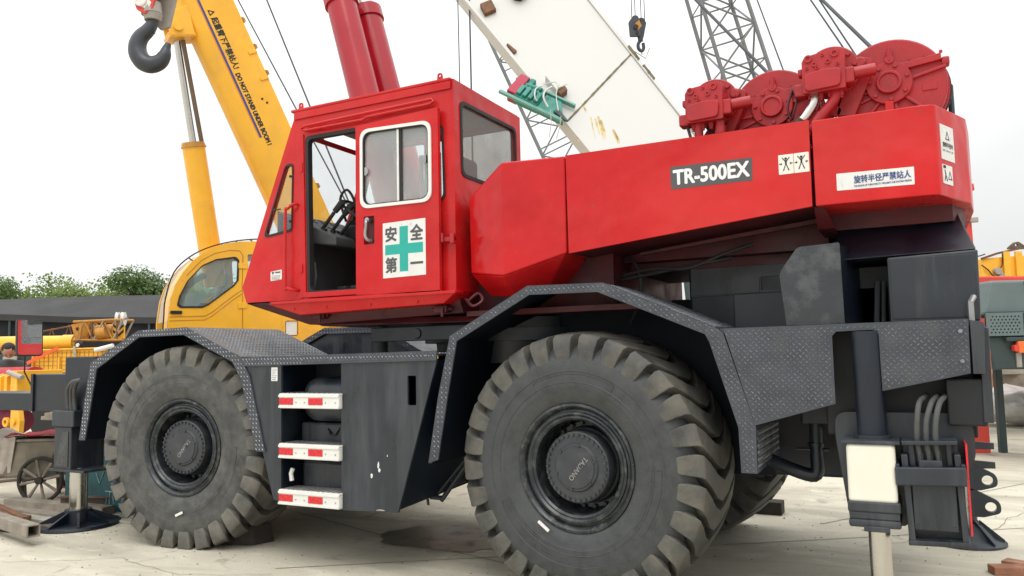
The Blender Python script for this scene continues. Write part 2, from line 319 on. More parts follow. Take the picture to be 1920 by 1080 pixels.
    def lathe(s, prof, o, axis, seg=48, close=False):  # prof: (along axis, radius)
        o, d = Vector(o), Vector(axis).normalized(); a = (Z if abs(d.z) < .9 else X).cross(d).normalized(); b = d.cross(a)
        rings = []
        for h, r in prof:
            if r < 1e-6: rings.append([s.bm.verts.new(o + d * h)] * seg); continue
            rings.append([s.bm.verts.new(o + d * h + (a * math.cos(2 * math.pi * i / seg) + b * math.sin(2 * math.pi * i / seg)) * r) for i in range(seg)])
        pr = list(zip(rings, rings[1:])) + ([(rings[-1], rings[0])] if close else [])
        for A, B in pr:
            for i in range(seg):
                q = [A[i], A[(i + 1) % seg], B[(i + 1) % seg], B[i]]; u = []
                for v in q:
                    if v not in u: u.append(v)
                if len(u) > 2:
                    try: s.bm.faces.new(u)
                    except ValueError: pass
        return s
    def tube(s, pts, r, seg=8, closed=False, sub=0):
        P = [Vector(p) for p in pts]
        if sub:                                    # Catmull-Rom smoothing
            Q = []; n = len(P)
            for i in range(n - (0 if closed else 1)):
                p0, p1, p2, p3 = (P[(i - 1) % n] if closed or i else P[0], P[i], P[(i + 1) % n], P[(i + 2) % n] if closed or i + 2 < n else P[-1])
                for k in range(sub):
                    t = k / sub; Q.append(.5 * ((2 * p1) + (p2 - p0) * t + (2 * p0 - 5 * p1 + 4 * p2 - p3) * t * t + (3 * p1 - p0 - 3 * p2 + p3) * t ** 3))
            P = Q if closed else Q + [P[-1]]
        n = len(P); rings = []; ref = None
        for i in range(n):
            d = ((P[(i + 1) % n] - P[i - 1]) if closed else (P[min(i + 1, n - 1)] - P[max(i - 1, 0)])).normalized()
            ref = (d.orthogonal() if ref is None else ref - d * ref.dot(d)).normalized(); b = d.cross(ref)
            if isinstance(r, (list, tuple)): q = i * (len(r) - 1) / max(1, n - 1); k0 = min(int(q), len(r) - 2); rr = r[k0] + (r[k0 + 1] - r[k0]) * (q - k0)
            else: rr = r
            rings.append([s.bm.verts.new(P[i] + (ref * math.cos(2 * math.pi * k / seg) + b * math.sin(2 * math.pi * k / seg)) * rr) for k in range(seg)])
        for i in range(n if closed else n - 1):
            A, B = rings[i], rings[(i + 1) % n]
            for k in range(seg): s.bm.faces.new((A[k], A[(k + 1) % seg], B[(k + 1) % seg], B[k]))
        if not closed: s.bm.faces.new(rings[0][::-1]); s.bm.faces.new(rings[-1])
        return s
    def bolt(s, p, d, r=.012, h=.012):
        d = Vector(d).normalized(); s.cyl(Vector(p) - d * .003, Vector(p) + d * h, r, r * .92, seg=6); return s
    def build(s, name, mat, parent=None, mtx=None, smooth=35, recalc=True, kind=None):
        bm = s.bm
        if recalc: bmesh.ops.recalc_face_normals(bm, faces=bm.faces[:])
        lim = R(smooth)
        for f in bm.faces: f.smooth = True
        for e in bm.edges:
            if len(e.link_faces) != 2: e.smooth = False; continue
            an = e.calc_face_angle(3.2)
            if an > lim: e.smooth = False
            elif an > .14:                         # keep large flats flat next to their bevel strips
                a1, a2 = sorted(f.calc_area() for f in e.link_faces)
                if a2 > 6 * a1: e.smooth = False
        me = bpy.data.meshes.new(name); bm.to_mesh(me); bm.free(); me.materials.append(MATS[mat])
        return link(name, me, parent, mtx, kind)
def link(name, me, parent=None, mtx=None, kind=None):
    o = bpy.data.objects.new(name, me); COL.objects.link(o); w = mtx.copy() if mtx is not None else Matrix()
    if parent is not None: o.parent = parent; o.matrix_parent_inverse = WM[parent.name].inverted()
    o.matrix_basis = w; WM[o.name] = w
    if kind: o['kind'] = kind
    return o
def thing(name, label, cat, loc=(0, 0, 0), group=None):
    o = bpy.data.objects.new(name, None); COL.objects.link(o); o.empty_display_size = .2; o.location = loc; WM[o.name] = Matrix.Translation(loc)
    return tag(o, label, cat, group)
def tag(o, label, cat, group=None):
    o['label'] = label; o['category'] = cat
    if group: o['group'] = group
    return o
def copy_part(o, parent, mtx):                     # a part with its sub-parts, set at another place
    c = o.copy(); COL.objects.link(c); c.parent = parent; c.matrix_parent_inverse = WM[parent.name].inverted(); c.matrix_basis = mtx; WM[c.name] = mtx
    for ch in o.children:
        d = ch.copy(); COL.objects.link(d); d.parent = c; d.matrix_parent_inverse = ch.matrix_parent_inverse.copy()
    return c
def text(body, fr, u, v, h, mat, parent, name='lettering', width=None, bold=0.0, off=.0015, ang=0, align='L', shear=0, fat=0):
    cu = bpy.data.curves.new('t', 'FONT'); cu.body = body; cu.size = 1; cu.offset = bold; cu.resolution_u = 3; cu.shear = shear
    ob = bpy.data.objects.new('t', cu); COL.objects.link(ob); dg = bpy.context.evaluated_depsgraph_get(); dg.update()
    me = bpy.data.meshes.new_from_object(ob.evaluated_get(dg)); bpy.data.objects.remove(ob); bpy.data.curves.remove(cu)
    xs = [q.co.x for q in me.vertices]; ys = [q.co.y for q in me.vertices]
    if not xs: return None
    x0, x1, y0, y1 = min(xs), max(xs), min(ys), max(ys); sy = h / (y1 - y0); sx = width / (x1 - x0) if width else sy
    ca, sa = math.cos(ang), math.sin(ang)
    dx = {'L': 0, 'C': -(x1 - x0) * sx / 2}[align]
    for q in me.vertices:
        a, b = (q.co.x - x0) * sx + dx, (q.co.y - y0) * sy; q.co = fr(u + a * ca - b * sa, v + a * sa + b * ca, off)
    if fat:                                       # heavier strokes: a few copies nudged in the sign's plane, each a hair further out
        bm = bmesh.new(); n0 = len(me.vertices)
        V0 = [q.co.copy() for q in me.vertices]; F0 = [list(p.vertices) for p in me.polygons]
        for k in range(8):
            t = k * math.pi / 4; d = fr.u * (fat * math.cos(t)) + fr.v * (fat * math.sin(t)) + fr.n * (.00006 * k); vv = [bm.verts.new(c + d) for c in V0]
            for f in F0:
                try: bm.faces.new([vv[i] for i in f])
                except ValueError: pass
        bm.to_mesh(me); bm.free()
    me.materials.clear(); me.materials.append(MATS[mat]); me.update()
    return link(name, me, parent)
def tread(mb, poly, fr, pitch=.036, ln=.0135, wd=.0040, h=.0036, off=0.0, holes=()):
    us = [p[0] for p in poly]; vs_ = [p[1] for p in poly]; j = 0; v = min(vs_)
    while v < max(vs_):
        i = 0; u = min(us) + (pitch / 2 if j % 2 else 0)
        while u < max(us):
            a = R(45) if j % 2 == 0 else R(-45)
            cu, sv = math.cos(a), math.sin(a); q = lambda s_, t_: (u + s_ * cu - t_ * sv, v + s_ * sv + t_ * cu)
            tips = [q(-ln, 0), q(0, -wd), q(ln, 0), q(0, wd)]
            if all(inside(t, poly) for t in tips) and not any(inside((u, v), hh) for hh in holes):
                B = [mb.bm.verts.new(fr(*t, off)) for t in tips]; T = [mb.bm.verts.new(fr(*q(s_, 0), off + h)) for s_ in (-ln * .6, ln * .6)]
                for f in ((B[0], B[1], T[0]), (B[1], B[2], T[1]), (B[1], T[1], T[0]), (B[2], B[3], T[1]), (B[3], B[0], T[0]), (B[3], T[0], T[1])): mb.bm.faces.new(f)
            i += 1; u += pitch
        j += 1; v += pitch / 2

# ================================================================== ground
g = MB(); g.face([(-400, -200, 0), (300, -200, 0), (300, 500, 0), (-400, 500, 0)]); ground = g.build('ground', 'concrete'); ground['kind'] = 'structure'

# ================================================================== the red rough-terrain crane
crane = thing('mobile_crane', 'large red and black rough terrain crane with four huge tyres and a sliding cab door', 'crane', (-2.0, 1.45, 0))
S0 = side(0.0)

# ---- wheels
def make_wheel(mtx, lug_mat, tyre_mat, parent):
    w = MB()                                                    # rim
    w.lathe([(-.255, .425), (-.300, .446), (-.322, .440), (-.326, .424), (-.312, .408), (-.288, .398), (-.292, .384), (-.306, .380), (-.310, .366), (-.296, .352), (-.300, .340), (-.288, .326), (-.13, .318), (-.09, .300), (-.075, .12)], (0, 0, 0), Y_, 64)
    w.lathe([(.255, .425), (.300, .446), (.315, .430), (.28, .39), (.05, .33), (-.05, .30)], (0, 0, 0), Y_, 48)
    whl = w.build('wheel', 'rim', parent, mtx)
    t = MB()                                                    # carcass
    half = [(-.262, .405), (-.300, .432), (-.322, .455), (-.337, .52), (-.344, .548), (-.346, .552), (-.346, .585), (-.349, .588), (-.346, .592), (-.345, .66), (-.3485, .663), (-.3475, .668), (-.346, .745), (-.334, .768), (-.312, .802), (-.280, .842), (-.20, .866), (-.10, .874), (0, .876)]
    t.lathe(half + [(-a, b) for a, b in half[-2::-1]], (0, 0, 0), Y_, 96)
    for v in t.bm.verts:
        if v.co.z < -.899: v.co.z = -.899
    for a0, a1, r0, r1 in ((60, 118, .565, .645), (205, 240, .57, .64), (-40, 2, .57, .64)):          # moulded panels on the sidewall
        lp = [(r0, a0 + (a1 - a0) * i / 14) for i in range(15)] + [(r1, a1 - (a1 - a0) * i / 14) for i in range(15)]
        t.tube([(r_ * math.cos(R(a)), -.3462, r_ * math.sin(R(a))) for r_, a in lp], .0022, 5, True)
    for k in range(36): a = R(k * 10 + 3); t.tube([(.675 * math.cos(a), -.3455, .675 * math.sin(a)), (.722 * math.cos(a), -.3435, .722 * math.sin(a))], .0022, 5)
    t.build('tyre', tyre_mat, whl, mtx)
    g = MB(); N = 28                                            # tread blocks in a V across the tyre
    sec = [(-.3435, .730, -.330, .730, 0, .060), (-.3475, .768, -.315, .765, 0, .074), (-.349, .830, -.295, .810, .0, .078), (-.342, .898, -.276, .838, .006, .080),
           (-.322, .924, -.262, .850, .020, .081), (-.24, .936, -.23, .858, .085, .081), (-.12, .944, -.12, .866, .175, .078), (0, .948, 0, .870, .220, .076)]
    sec = sec + [(-a, b, -c, d, e, f) for a, b, c, d, e, f in sec[-2::-1]]
    for k in range(N):
        th = 2 * math.pi * (k + .35) / N; prev = None; jit = random.uniform(-.004, .004)
        for si, (yt, rt, yb, rb, o, hw) in enumerate(sec):
            c = th - o + jit; ring = []
            for (aa, yy, rr) in ((c + hw * 1.06, yb, rb), (c + hw, yt, rt), (c - hw, yt, rt), (c - hw * 1.06, yb, rb)):
                ring.append(g.bm.verts.new((rr * math.cos(aa), yy, rr * math.sin(aa))))
            if prev:
                for i in range(3): g.bm.faces.new((prev[i], prev[i + 1], ring[i + 1], ring[i]))
            if si in (0, len(sec) - 1): g.bm.faces.new(ring)
            prev = ring
    bmesh.ops.recalc_face_normals(g.bm, faces=g.bm.faces[:])
    es = [e for e in g.bm.edges if len(e.link_faces) == 2 and e.calc_face_angle(0) > .7]
    bmesh.ops.bevel(g.bm, geom=es, offset=.006, segments=2, affect='EDGES', profile=.6, clamp_overlap=True)
    for v in g.bm.verts:
        if v.co.z < -.8985: v.co.z = -.8985; v.co.x *= 1.02
    g.build('tread', lug_mat, whl, mtx, smooth=50)
    h = MB()                                                    # planetary hub
    h.lathe([(-.07, .275), (-.16, .262), (-.17, .250), (-.262, .246), (-.286, .243), (-.293, .236), (-.293, .168), (-.300, .164), (-.306, .158), (-.306, .144), (-.313, .140), (-.313, 0)], (0, 0, 0), Y_, 56)
    h.build('hub', 'hub', whl, mtx)
    b = MB()
    for i in range(34):
        a = 2 * math.pi * i / 34; b.bolt((.223 * math.cos(a), -.293, .223 * math.sin(a)), (0, -1, 0), .0115, .016)
    for i in range(6):
        a = 2 * math.pi * (i + .3) / 6; b.bolt((.152 * math.cos(a), -.305, .152 * math.sin(a)), (0, -1, 0), .010, .012)
    for i in range(22):
        a = 2 * math.pi * i / 22; b.bolt((.292 * math.cos(a), -.088, .292 * math.sin(a)), (0, -1, 0), .016, .03)
    b.cyl((.045, -.311, .01), (.045, -.318, .01), .012, seg=12)
    bo = b.build('hub_bolts', 'hub', whl, mtx, kind='stuff')
    # raised lettering on the cover plate
    fr = FR((0, -.313, 0), X, Z); fr2 = FR(mtx @ fr.o, mtx.to_3x3() @ X, mtx.to_3x3() @ Z)
    o = text('TADANO', fr2, .075, .082, .036, 'steel', whl, 'raised_lettering', width=.20, bold=.01, off=.003, ang=R(230))
    for v in o.data.vertices: v.co = mtx.inverted() @ v.co
    o.matrix_basis = mtx
    return whl
def wm(x, y, rz, spin, z=.9, flip=False):
    return Matrix.Translation((x, y, z)) @ Matrix.Rotation(R(rz), 4, 'Z')
wr = make_wheel(wm(0, .39, -4, 0), 'tread_rubber', 'rubber', crane)
wf = make_wheel(wm(-3.95, .39, 7, 0), 'tread_rubber_dusty', 'rubber_dusty', crane)
copy_part(wr, crane, wm(.10, 2.70, 174, 0)); copy_part(wf, crane, wm(-3.95, 2.51, 187, 0))
for fr, x0, z0, a in ((FR((0, .39 - .352, 0), X, Z), -.30, .52, -38), (FR((-3.95, .39 - .352, 0), X, Z), .02, .285, 22)):
    m = MB(); c, s_ = math.cos(R(a)), math.sin(R(a)); m.prism([(x0 + u * c - v * s_, z0 + u * s_ + v * c) for u, v in fillet(rect(0, .10, 0, .022), .006)], fr, 0, .004); m.build('tyre_tag', 'white', crane)

# ---- chassis
m = MB(); m.box(-5.95, 2.36, 1.0, 1.9, .78, 1.62, .02); m.box(-2.95, -1.3, .55, 2.35, .62, 1.66, .02); m.box(-.95, .95, 1.0, 1.9, 1.6, 1.80); m.build('chassis', 'navy', crane)
for x in (0, -3.95):
    m = MB(); m.cyl((x, .5, .9), (x, 2.4, .9), .15, seg=16); m.lathe([(-.3, 0), (-.28, .16), (-.12, .30), (.12, .30), (.28, .16), (.3, 0)], (x, 1.45, .9), Y_, 20); m.box(x - .35, x + .35, .92, 1.98, 1.0, 1.1); m.build('axle', 'navy', crane)
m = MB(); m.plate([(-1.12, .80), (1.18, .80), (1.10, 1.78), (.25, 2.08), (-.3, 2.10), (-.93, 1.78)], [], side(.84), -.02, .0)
m.build('wheel_well_wall', 'well_shade', crane); m = MB(); m.plate([(-5.2, .80), (-2.9, .80), (-2.95, 1.66), (-3.78, 1.93), (-4.40, 1.93), (-5.05, 1.66)], [], side(.84), -.02, 0); m.build('wheel_well_wall', 'well_shade', crane)  # walls take the near-black colour to deepen the shade in the arches

# ---- fenders
def fender(out, inn, deck_y, deck_segs, name='fender', shell_to=None, y0=0.0):
    sh = MB(); n = len(out)
    for i in range(n - 1):                                       # bent sheet
        (x0, z0), (x1, z1) = out[i], out[i + 1]; d = Vector((x1 - x0, z1 - z0)).normalized(); nn = Vector((-d.y, d.x)) * -.018
        y1 = deck_y
        sh.hexa([(x0, y0, z0), (x1, y0, z1), (x1 + nn.x, y0, z1 + nn.y), (x0 + nn.x, y0, z0 + nn.y), (x0, y1, z0), (x1, y1, z1), (x1 + nn.x, y1, z1 + nn.y), (x0 + nn.x, y1, z0 + nn.y)])
    f = sh.build(name, 'tread_plate', crane)
    li = MB()                                                    # added dark sheet: shade inside the arch put into its colour
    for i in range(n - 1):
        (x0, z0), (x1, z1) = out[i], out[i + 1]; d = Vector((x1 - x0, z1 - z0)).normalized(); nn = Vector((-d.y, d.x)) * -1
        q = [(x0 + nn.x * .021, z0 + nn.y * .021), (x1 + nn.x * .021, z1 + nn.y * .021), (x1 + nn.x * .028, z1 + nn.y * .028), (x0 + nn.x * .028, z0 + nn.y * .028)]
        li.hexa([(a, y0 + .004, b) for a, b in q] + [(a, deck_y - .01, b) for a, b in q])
    li.build('shade_liner', 'well_shade', f)
    lip = out + inn[::-1]; l = MB(); l.plate(lip, [], side(y0), .0, .014); l.build('lip', 'tread_plate', f)
    g = MB(); tread(g, [(a, b) for a, b in lip], side(y0), off=.014)
    for i in deck_segs:
        (x0, z0), (x1, z1) = out[i], out[i + 1]; fr = FR((x0, y0, z0), (x1 - x0, 0, z1 - z0), Y_)
        L = math.hypot(x1 - x0, z1 - z0); tread(g, rect(.01, L - .01, .02, deck_y - y0 - .02), fr, pitch=.042, ln=.0145, wd=.0042)
    g.build('tread_studs', 'tread_lug', f, kind='stuff'); return f
RFo = [(-1.166, .893), (-1.074, 1.38), (-.964, 1.833), (-.314, 2.170), (.249, 2.159), (.99, 1.835), (1.045, 1.79), (1.217, 1.217), (1.213, .935)]
RFi = [(-1.081, .921), (-.99, 1.39), (-.905, 1.793), (-.300, 2.105), (.215, 2.097), (.93, 1.79), (.955, 1.74), (1.112, 1.21), (1.118, .935)]
fr_ = fender(RFo, RFi, .86, (3, 4, 2, 7))
FFo = [(-5.258, .936), (-5.107, 1.692), (-4.413, 1.986), (-3.764, 1.994), (-3.095, 1.715), (-2.985, 1.55), (-2.800, .915)]
FFi = [(-5.165, .936), (-5.012, 1.63), (-4.400, 1.922), (-3.800, 1.925), (-3.19, 1.672), (-3.085, 1.53), (-2.902, .915)]
fender(FFo, FFi, 1.15, (2, 3))
FFf = [(-4.32, 1.80), (-4.10, 1.92), (-3.84, 2.03), (-3.05, 2.02), (-2.5, 1.73)]
f = MB()
for i in range(len(FFf) - 1):
    (x0, z0), (x1, z1) = FFf[i], FFf[i + 1]; f.hexa([(x0, 1.95, z0), (x1, 1.95, z1), (x1, 1.95, z1 - .02), (x0, 1.95, z0 - .02), (x0, 2.9, z0), (x1, 2.9, z1), (x1, 2.9, z1 - .02), (x0, 2.9, z0 - .02)])
ff = f.build('fender', 'tread_plate', crane); f = MB(); f.plate(FFf + [(a, b - .07) for a, b in FFf[::-1]], [], side(1.95), 0, .014); f.build('lip', 'tread_plate', ff)
f = MB(); tread(f, FFf + [(a, b - .07) for a, b in FFf[::-1]], side(1.95), off=.014, pitch=.042); f.build('tread_studs', 'tread_lug', ff, kind='stuff')
f = MB(); f.plate([(-4.3, 1.4), (-4.3, 1.74), (-3.84, 1.96), (-3.05, 1.95), (-2.5, 1.66), (-2.5, 1.4)], [], side(1.97), -.02, 0); f.build('inner_wall', 'navy_panel', ff)
f = MB(); f.hexa([(a, y, b) for y in (2.05, 2.9) for a, b in ((-1.1, 1.8), (1.1, 1.8), (.3, 2.15), (-.3, 2.15))]); f.build('fender', 'tread_plate', crane)

# ---- side deck, panels and boarding steps
m = MB(); m.box(-3.08, -1.09, .02, 1.15, 1.69, 1.708); dk = m.build('side_deck', 'tread_plate', crane)
m = MB(); m.plate([(-3.075, 1.632), (-1.085, 1.655), (-1.078, 1.728), (-3.085, 1.708)], [], S0, 0, .016); m.build('trim', 'tread_plate', dk)
m = MB(); tread(m, [(-3.06, 1.636), (-1.09, 1.66), (-1.083, 1.725), (-3.075, 1.704)], S0, off=.016); tread(m, rect(-3.06, -1.1, .03, 1.13), FR((0, 0, 1.708), X, Y_), pitch=.042)
for i in range(7): m.bolt((-3.0 + i * .305, -.016, 1.672 + i * .0035), (0, -1, 0), .008, .006)
m.build('tread_studs', 'tread_lug', dk, kind='stuff')
m = MB(); m.plate([(-3.07, 1.635), (-2.635, 1.638), (-2.632, .518), (-2.715, .523)], [], S0, -.02, 0); m.build('side_panel', 'navy_panel', crane)
m = MB(); m.plate([(-1.998, 1.645), (-1.09, 1.655), (-1.455, .508), (-1.998, .49)], [fillet(rect(-1.357, -1.278, 1.318, 1.542), .012)], S0, -.02, 0)
m.hexa([(-1.998, .02, 1.645), (-1.985, .02, 1.645), (-1.985, .02, .492), (-1.998, .02, .49), (-1.998, .45, 1.645), (-1.985, .45, 1.645), (-1.985, .45, .492), (-1.998, .45, .49)]); m.build('side_panel', 'navy_panel', crane)
m = MB(); m.hexa([(-1.14, .03, 1.66), (-1.105, .03, 1.66), (-1.47, .03, .52), (-1.50, .03, .52), (-1.14, .8, 1.66), (-1.105, .8, 1.66), (-1.30, .8, .62), (-1.34, .8, .62)]); m.build('panel_return', 'navy', crane)
m = MB(); m.plate(fillet(rect(-2.745, -2.675, 1.505, 1.62), .004), [], S0, .0, .002); lb = m.build('notice_label', 'sticker', crane)
m = MB()
for k in range(6): m.prism(rect(-2.735, -2.685 - .006 * (k % 3), 1.595 - k * .016, 1.599 - k * .016), S0, .002, .0028)
m.build('print', 'label_grey', lb)
m = MB(); m.box(-2.63, -1.99, .42, .46, .5, 1.65); m.box(-2.66, -2.636, .02, .45, .5, 1.64); m.box(-2.63, -1.99, .03, .45, .50, .53); m.build('step_recess', 'navy', crane)
m = MB(); m.box(-2.53, -1.80, .09, .45, 1.16, 1.53, .13, 6); m.build('fuel_tank', 'navy_panel', crane)
m = MB(); m.box(-2.60, -1.995, .20, .42, .90, 1.15, .02); m.box(-2.56, -2.0, .17, .42, .56, .84, .03); m.tube([(-2.30, .20, 1.10), (-2.26, .18, 1.05), (-2.22, .18, 1.05), (-2.18, .20, 1.11)], .008); m.build('tool_box', 'navy_panel', crane)
m = MB(); m.tube([(-2.56, .06, .78), (-2.57, .05, .74), (-2.56, .05, .68)], .018); m.build('drain_hose', 'white', crane)
for z0, dz in ((1.282, 0), (.874, -.006), (.500, -.020)):
    st = MB(); bx = lambda x0, x1, y0, y1, a, b, bv=0: st.box(x0, x1, y0, y1, a, b, bv)
    bx(-2.618, -1.985, -.045, .004, z0, z0 + .104, .008); bx(-2.618, -1.985, -.042, .17, z0 + .104, z0 + .122, .004); bx(-2.618, -1.985, -.052, -.045, z0 + .004, z0 + .022, .002); bx(-2.618, -1.985, -.052, -.045, z0 + .092, z0 + .112, .002)
    sp = st.build('step', 'white', crane)
    for k in range(2):
        q = MB(); xx = -2.612 + k * .312; q.box(xx, xx + .150, -.0485, -.044, z0 + .030, z0 + .086, .002); q.build('reflector', 'reflector_red', sp)
    q = MB()
    for xx in (-2.43, -2.34, -2.12, -2.02): q.bolt((xx, -.045, z0 + .05), (0, -1, 0), .006, .004)
    for i in range(12): q.box(-2.60 + i * .052, -2.575 + i * .052, -.03, .15, z0 + .122, z0 + .127)
    q.build('step_grip', 'steel', sp, kind='stuff')
m = MB(); m.tube([(-1.06, .40, .86), (-1.32, .40, .54)], .02); m.tube([(-1.12, .44, .86), (-1.40, .44, .56)], .014); m.cyl((-1.42, .4, .56), (-1.3, .4, .56), .018); m.tube([(-1.44, .40, .92), (-1.45, .38, .62), (-1.43, .38, .5)], .011); m.build('air_pipe', 'navy', crane)

# ---- rear platform, tread side plate with jack cut-out
RP = [(1.045, 1.822), (2.376, 1.831), (2.371, 1.533), (1.929, 1.436), (1.926, 1.762), (1.90, 1.787), (1.70, 1.782), (1.677, 1.757), (1.676, 1.361), (1.215, 1.226)]
m = MB(); m.plate(RP, [], S0, 0, .016); rp_ = m.build('rear_side_plate', 'tread_plate', crane)
g = MB(); tread(g, RP, S0, off=.016)
for z in (1.60, 1.765): g.bolt((2.335, -.016, z), (0, -1, 0), .013, .009)
g.build('tread_studs', 'tread_lug', rp_, kind='stuff')
m = MB(); m.box(1.02, 2.40, .02, 2.88, 1.795, 1.822); m.build('rear_deck', 'tread_plate', crane)
m = MB(); m.box(1.60, 2.40, .22, 2.68, 1.16, 1.79, .01); m.box(1.22, 1.6, .9, 2.0, 1.0, 1.79); m.box(2.25, 2.44, .06, 2.84, 1.24, 1.50, .01); m.build('outrigger_housing', 'black', crane)
m = MB(); m.prism(fillet([(2.384, 1.825), (2.452, 1.812), (2.440, 1.53), (2.384, 1.53)], [0, .02, .005, 0]), S0, -.05, .008, .002); m.build('bumper_end', 'navy_panel', crane)
m = MB(); m.hexa([(2.43, .05, 1.80), (2.475, .05, 1.78), (2.47, .05, 1.26), (2.42, .05, 1.26), (2.43, 2.85, 1.80), (2.475, 2.85, 1.78), (2.47, 2.85, 1.26), (2.42, 2.85, 1.26)], .006); bp_ = m.build('rear_bumper', 'navy_panel', crane)
for k in range(3):
    q = MB(); q.box(2.468, 2.476, .07 + k * .5, .40 + k * .5, 1.45, 1.66); q.build('reflector', 'reflector_orange' if k % 2 == 0 else 'white', bp_)
m = MB(); m.tube([(2.40, .12, 1.82), (2.40, .12, 1.93), (2.42, .16, 1.96)], .016); m.build('grab_pin', 'steel', crane)

# rear outrigger on the near side
m = MB(); m.cyl((1.862, .03, 1.15), (1.856, .03, 1.78), .080, seg=32); m.build('jack_tube', 'navy', crane)
m = MB(); m.box(1.728, 1.978, -.14, .13, .82, 1.148, .022, 3); m.build('jack_sleeve', 'white_sleeve', crane)
m = MB(); m.box(1.705, 2.004, -.15, .15, 1.148, 1.166, .004); m.cyl((1.862, .03, 1.166), (1.862, .03, 1.185), .098, seg=28); m.build('jack_flange', 'navy_panel', crane)
m = MB(); m.box(1.722, 1.990, -.15, .14, .775, .832, .008); m.box(1.728, 1.984, -.143, .135, .735, .775, .006); m.box(1.724, 1.988, -.148, .138, .690, .735, .012); m.box(1.80, 1.93, -.155, -.14, .67, .70, .004); m.build('jack_collar', 'navy_panel', crane)
m = MB(); m.cyl((1.872, -.02, .06), (1.870, -.02, .74), .058, seg=32); m.build('jack_rod', 'chrome', crane)
m = MB(); m.lathe([(0, .30), (.02, .30), (.05, .20), (.10, .09), (.12, 0)], (1.872, -.02, 0), Z, 32); m.build('jack_float', 'navy_panel', crane)
m = MB(); m.plate(fillet([(1.655, 1.305), (2.375, 1.305), (2.375, 1.05), (2.25, .86), (2.0, .66), (1.712, .66), (1.655, 1.15)], [.10, .13, .16, .02, .02, .02, .02], 6), [], side(.17), 0, .05); m.build('jack_bracket', 'navy_panel', crane)
T = Matrix.Translation((2.15, -.02, .9)) @ Matrix.Rotation(R(-2.0), 4, 'Y') @ Matrix.Translation((-2.15, .02, -.9))
m = MB(); m.box(2.018, 2.295, -.02, .16, .625, 1.165, .008, mtx=T); m.box(2.012, 2.045, -.115, .1, .625, 1.10, .006, mtx=T); m.box(2.268, 2.300, -.115, .1, .625, 1.10, .006, mtx=T)
m.box(2.008, 2.303, -.125, .12, .612, .640, .005, mtx=T); m.box(2.02, 2.29, -.12, .13, 1.150, 1.172, .004, mtx=T); m.box(2.05, 2.08, -.07, .0, 1.03, 1.15, .004, mtx=T); m.box(2.235, 2.262, -.07, .0, 1.03, 1.15, .004, mtx=T); jb = m.build('jack_box', 'navy_panel', crane)
m = MB(); m.box(1.976, 2.318, -.150, -.118, .935, 1.035, .008, mtx=T); m.box(1.976, 2.000, -.13, .16, .935, 1.05, .006, mtx=T); m.box(2.296, 2.318, -.13, .16, .935, 1.05, .006, mtx=T); m.build('jack_band', 'navy_panel', crane)
m = MB(); m.prism(rect(2.052, 2.262, .690, .932), FR((0, -.085, 0), X, Z), 0, .010, .002); 
for x in (2.07, 2.245): m.bolt((x, -.095, .71), (0, -1, 0), .008, .006)
m.build('cover_plate', 'navy_panel', jb)
m = MB(); m.box(2.09, 2.205, -.10, -.05, 1.02, 1.065, .005)
for x in (2.10, 2.145, 2.19): m.cyl((x, -.075, 1.06), (x, -.075, 1.10), .016, seg=6)
m.build('valve_block', 'hub', jb)
for x, tx in ((2.10, 2.14), (2.145, 2.20), (2.19, 2.24)):
    m = MB(); m.tube([(x, -.075, 1.08), (x - .01, -.08, 1.16), (x - .005, -.09, 1.27), (tx - .03, -.05, 1.37), (tx, .08, 1.40), (tx + .01, .24, 1.40)], .0145, 10, sub=5); m.build('hydraulic_hose', 'hose', crane)
m = MB(); m.box(2.317, 2.326, -.12, .30, .68, 1.16); m.build('reflector', 'reflector_red', jb)

# far rear outrigger: fins, eye plates and float seen past the bumper
m = MB()
for z in (.86, .70): m.hexa([(2.36, 2.78, z + .02), (2.64, 2.78, z), (2.64, 2.78, z - .05), (2.36, 2.78, z - .06), (2.36, 2.82, z + .02), (2.64, 2.82, z), (2.64, 2.82, z - .05), (2.36, 2.82, z - .06)])
for x0, zz in ((0, .555), (.012, .335)): m.plate(fillet([(2.34 + x0, zz + .16), (2.45 + x0, zz + .14), (2.645 + x0, zz + .04), (2.65 + x0, zz - .05), (2.52 + x0, zz - .09), (2.34 + x0, zz - .09)], [.01, .05, .06, .05, .02, .01]), [circ(2.575 + x0, zz - .005, .042, 20)], side(2.80), -.03, .03)
m.box(2.2, 2.42, 2.62, 2.98, .30, 1.2, .01); m.cyl((2.40, 2.9, .12), (2.40, 2.9, .6), .09); m.lathe([(.0, .30), (.02, .30), (.05, .22), (.16, .12), (.2, 0)], (2.40, 2.9, 0), Z, 32)
for k in range(8):
    a = k * math.pi / 4; m.hexa([(2.40 + .1 * math.cos(a + .1), 2.9 + .1 * math.sin(a + .1), .04), (2.40 + .28 * math.cos(a), 2.9 + .28 * math.sin(a), .03), (2.40 + .28 * math.cos(a), 2.9 + .28 * math.sin(a), .045), (2.40 + .1 * math.cos(a + .1), 2.9 + .1 * math.sin(a + .1), .2), (2.40 + .1 * math.cos(a - .1), 2.9 + .1 * math.sin(a - .1), .04), (2.40 + .28 * math.cos(a - .05), 2.9 + .28 * math.sin(a - .05), .03), (2.40 + .28 * math.cos(a - .05), 2.9 + .28 * math.sin(a - .05), .045), (2.40 + .1 * math.cos(a - .1), 2.9 + .1 * math.sin(a - .1), .2)])
m.build('far_outrigger', 'navy_panel', crane)
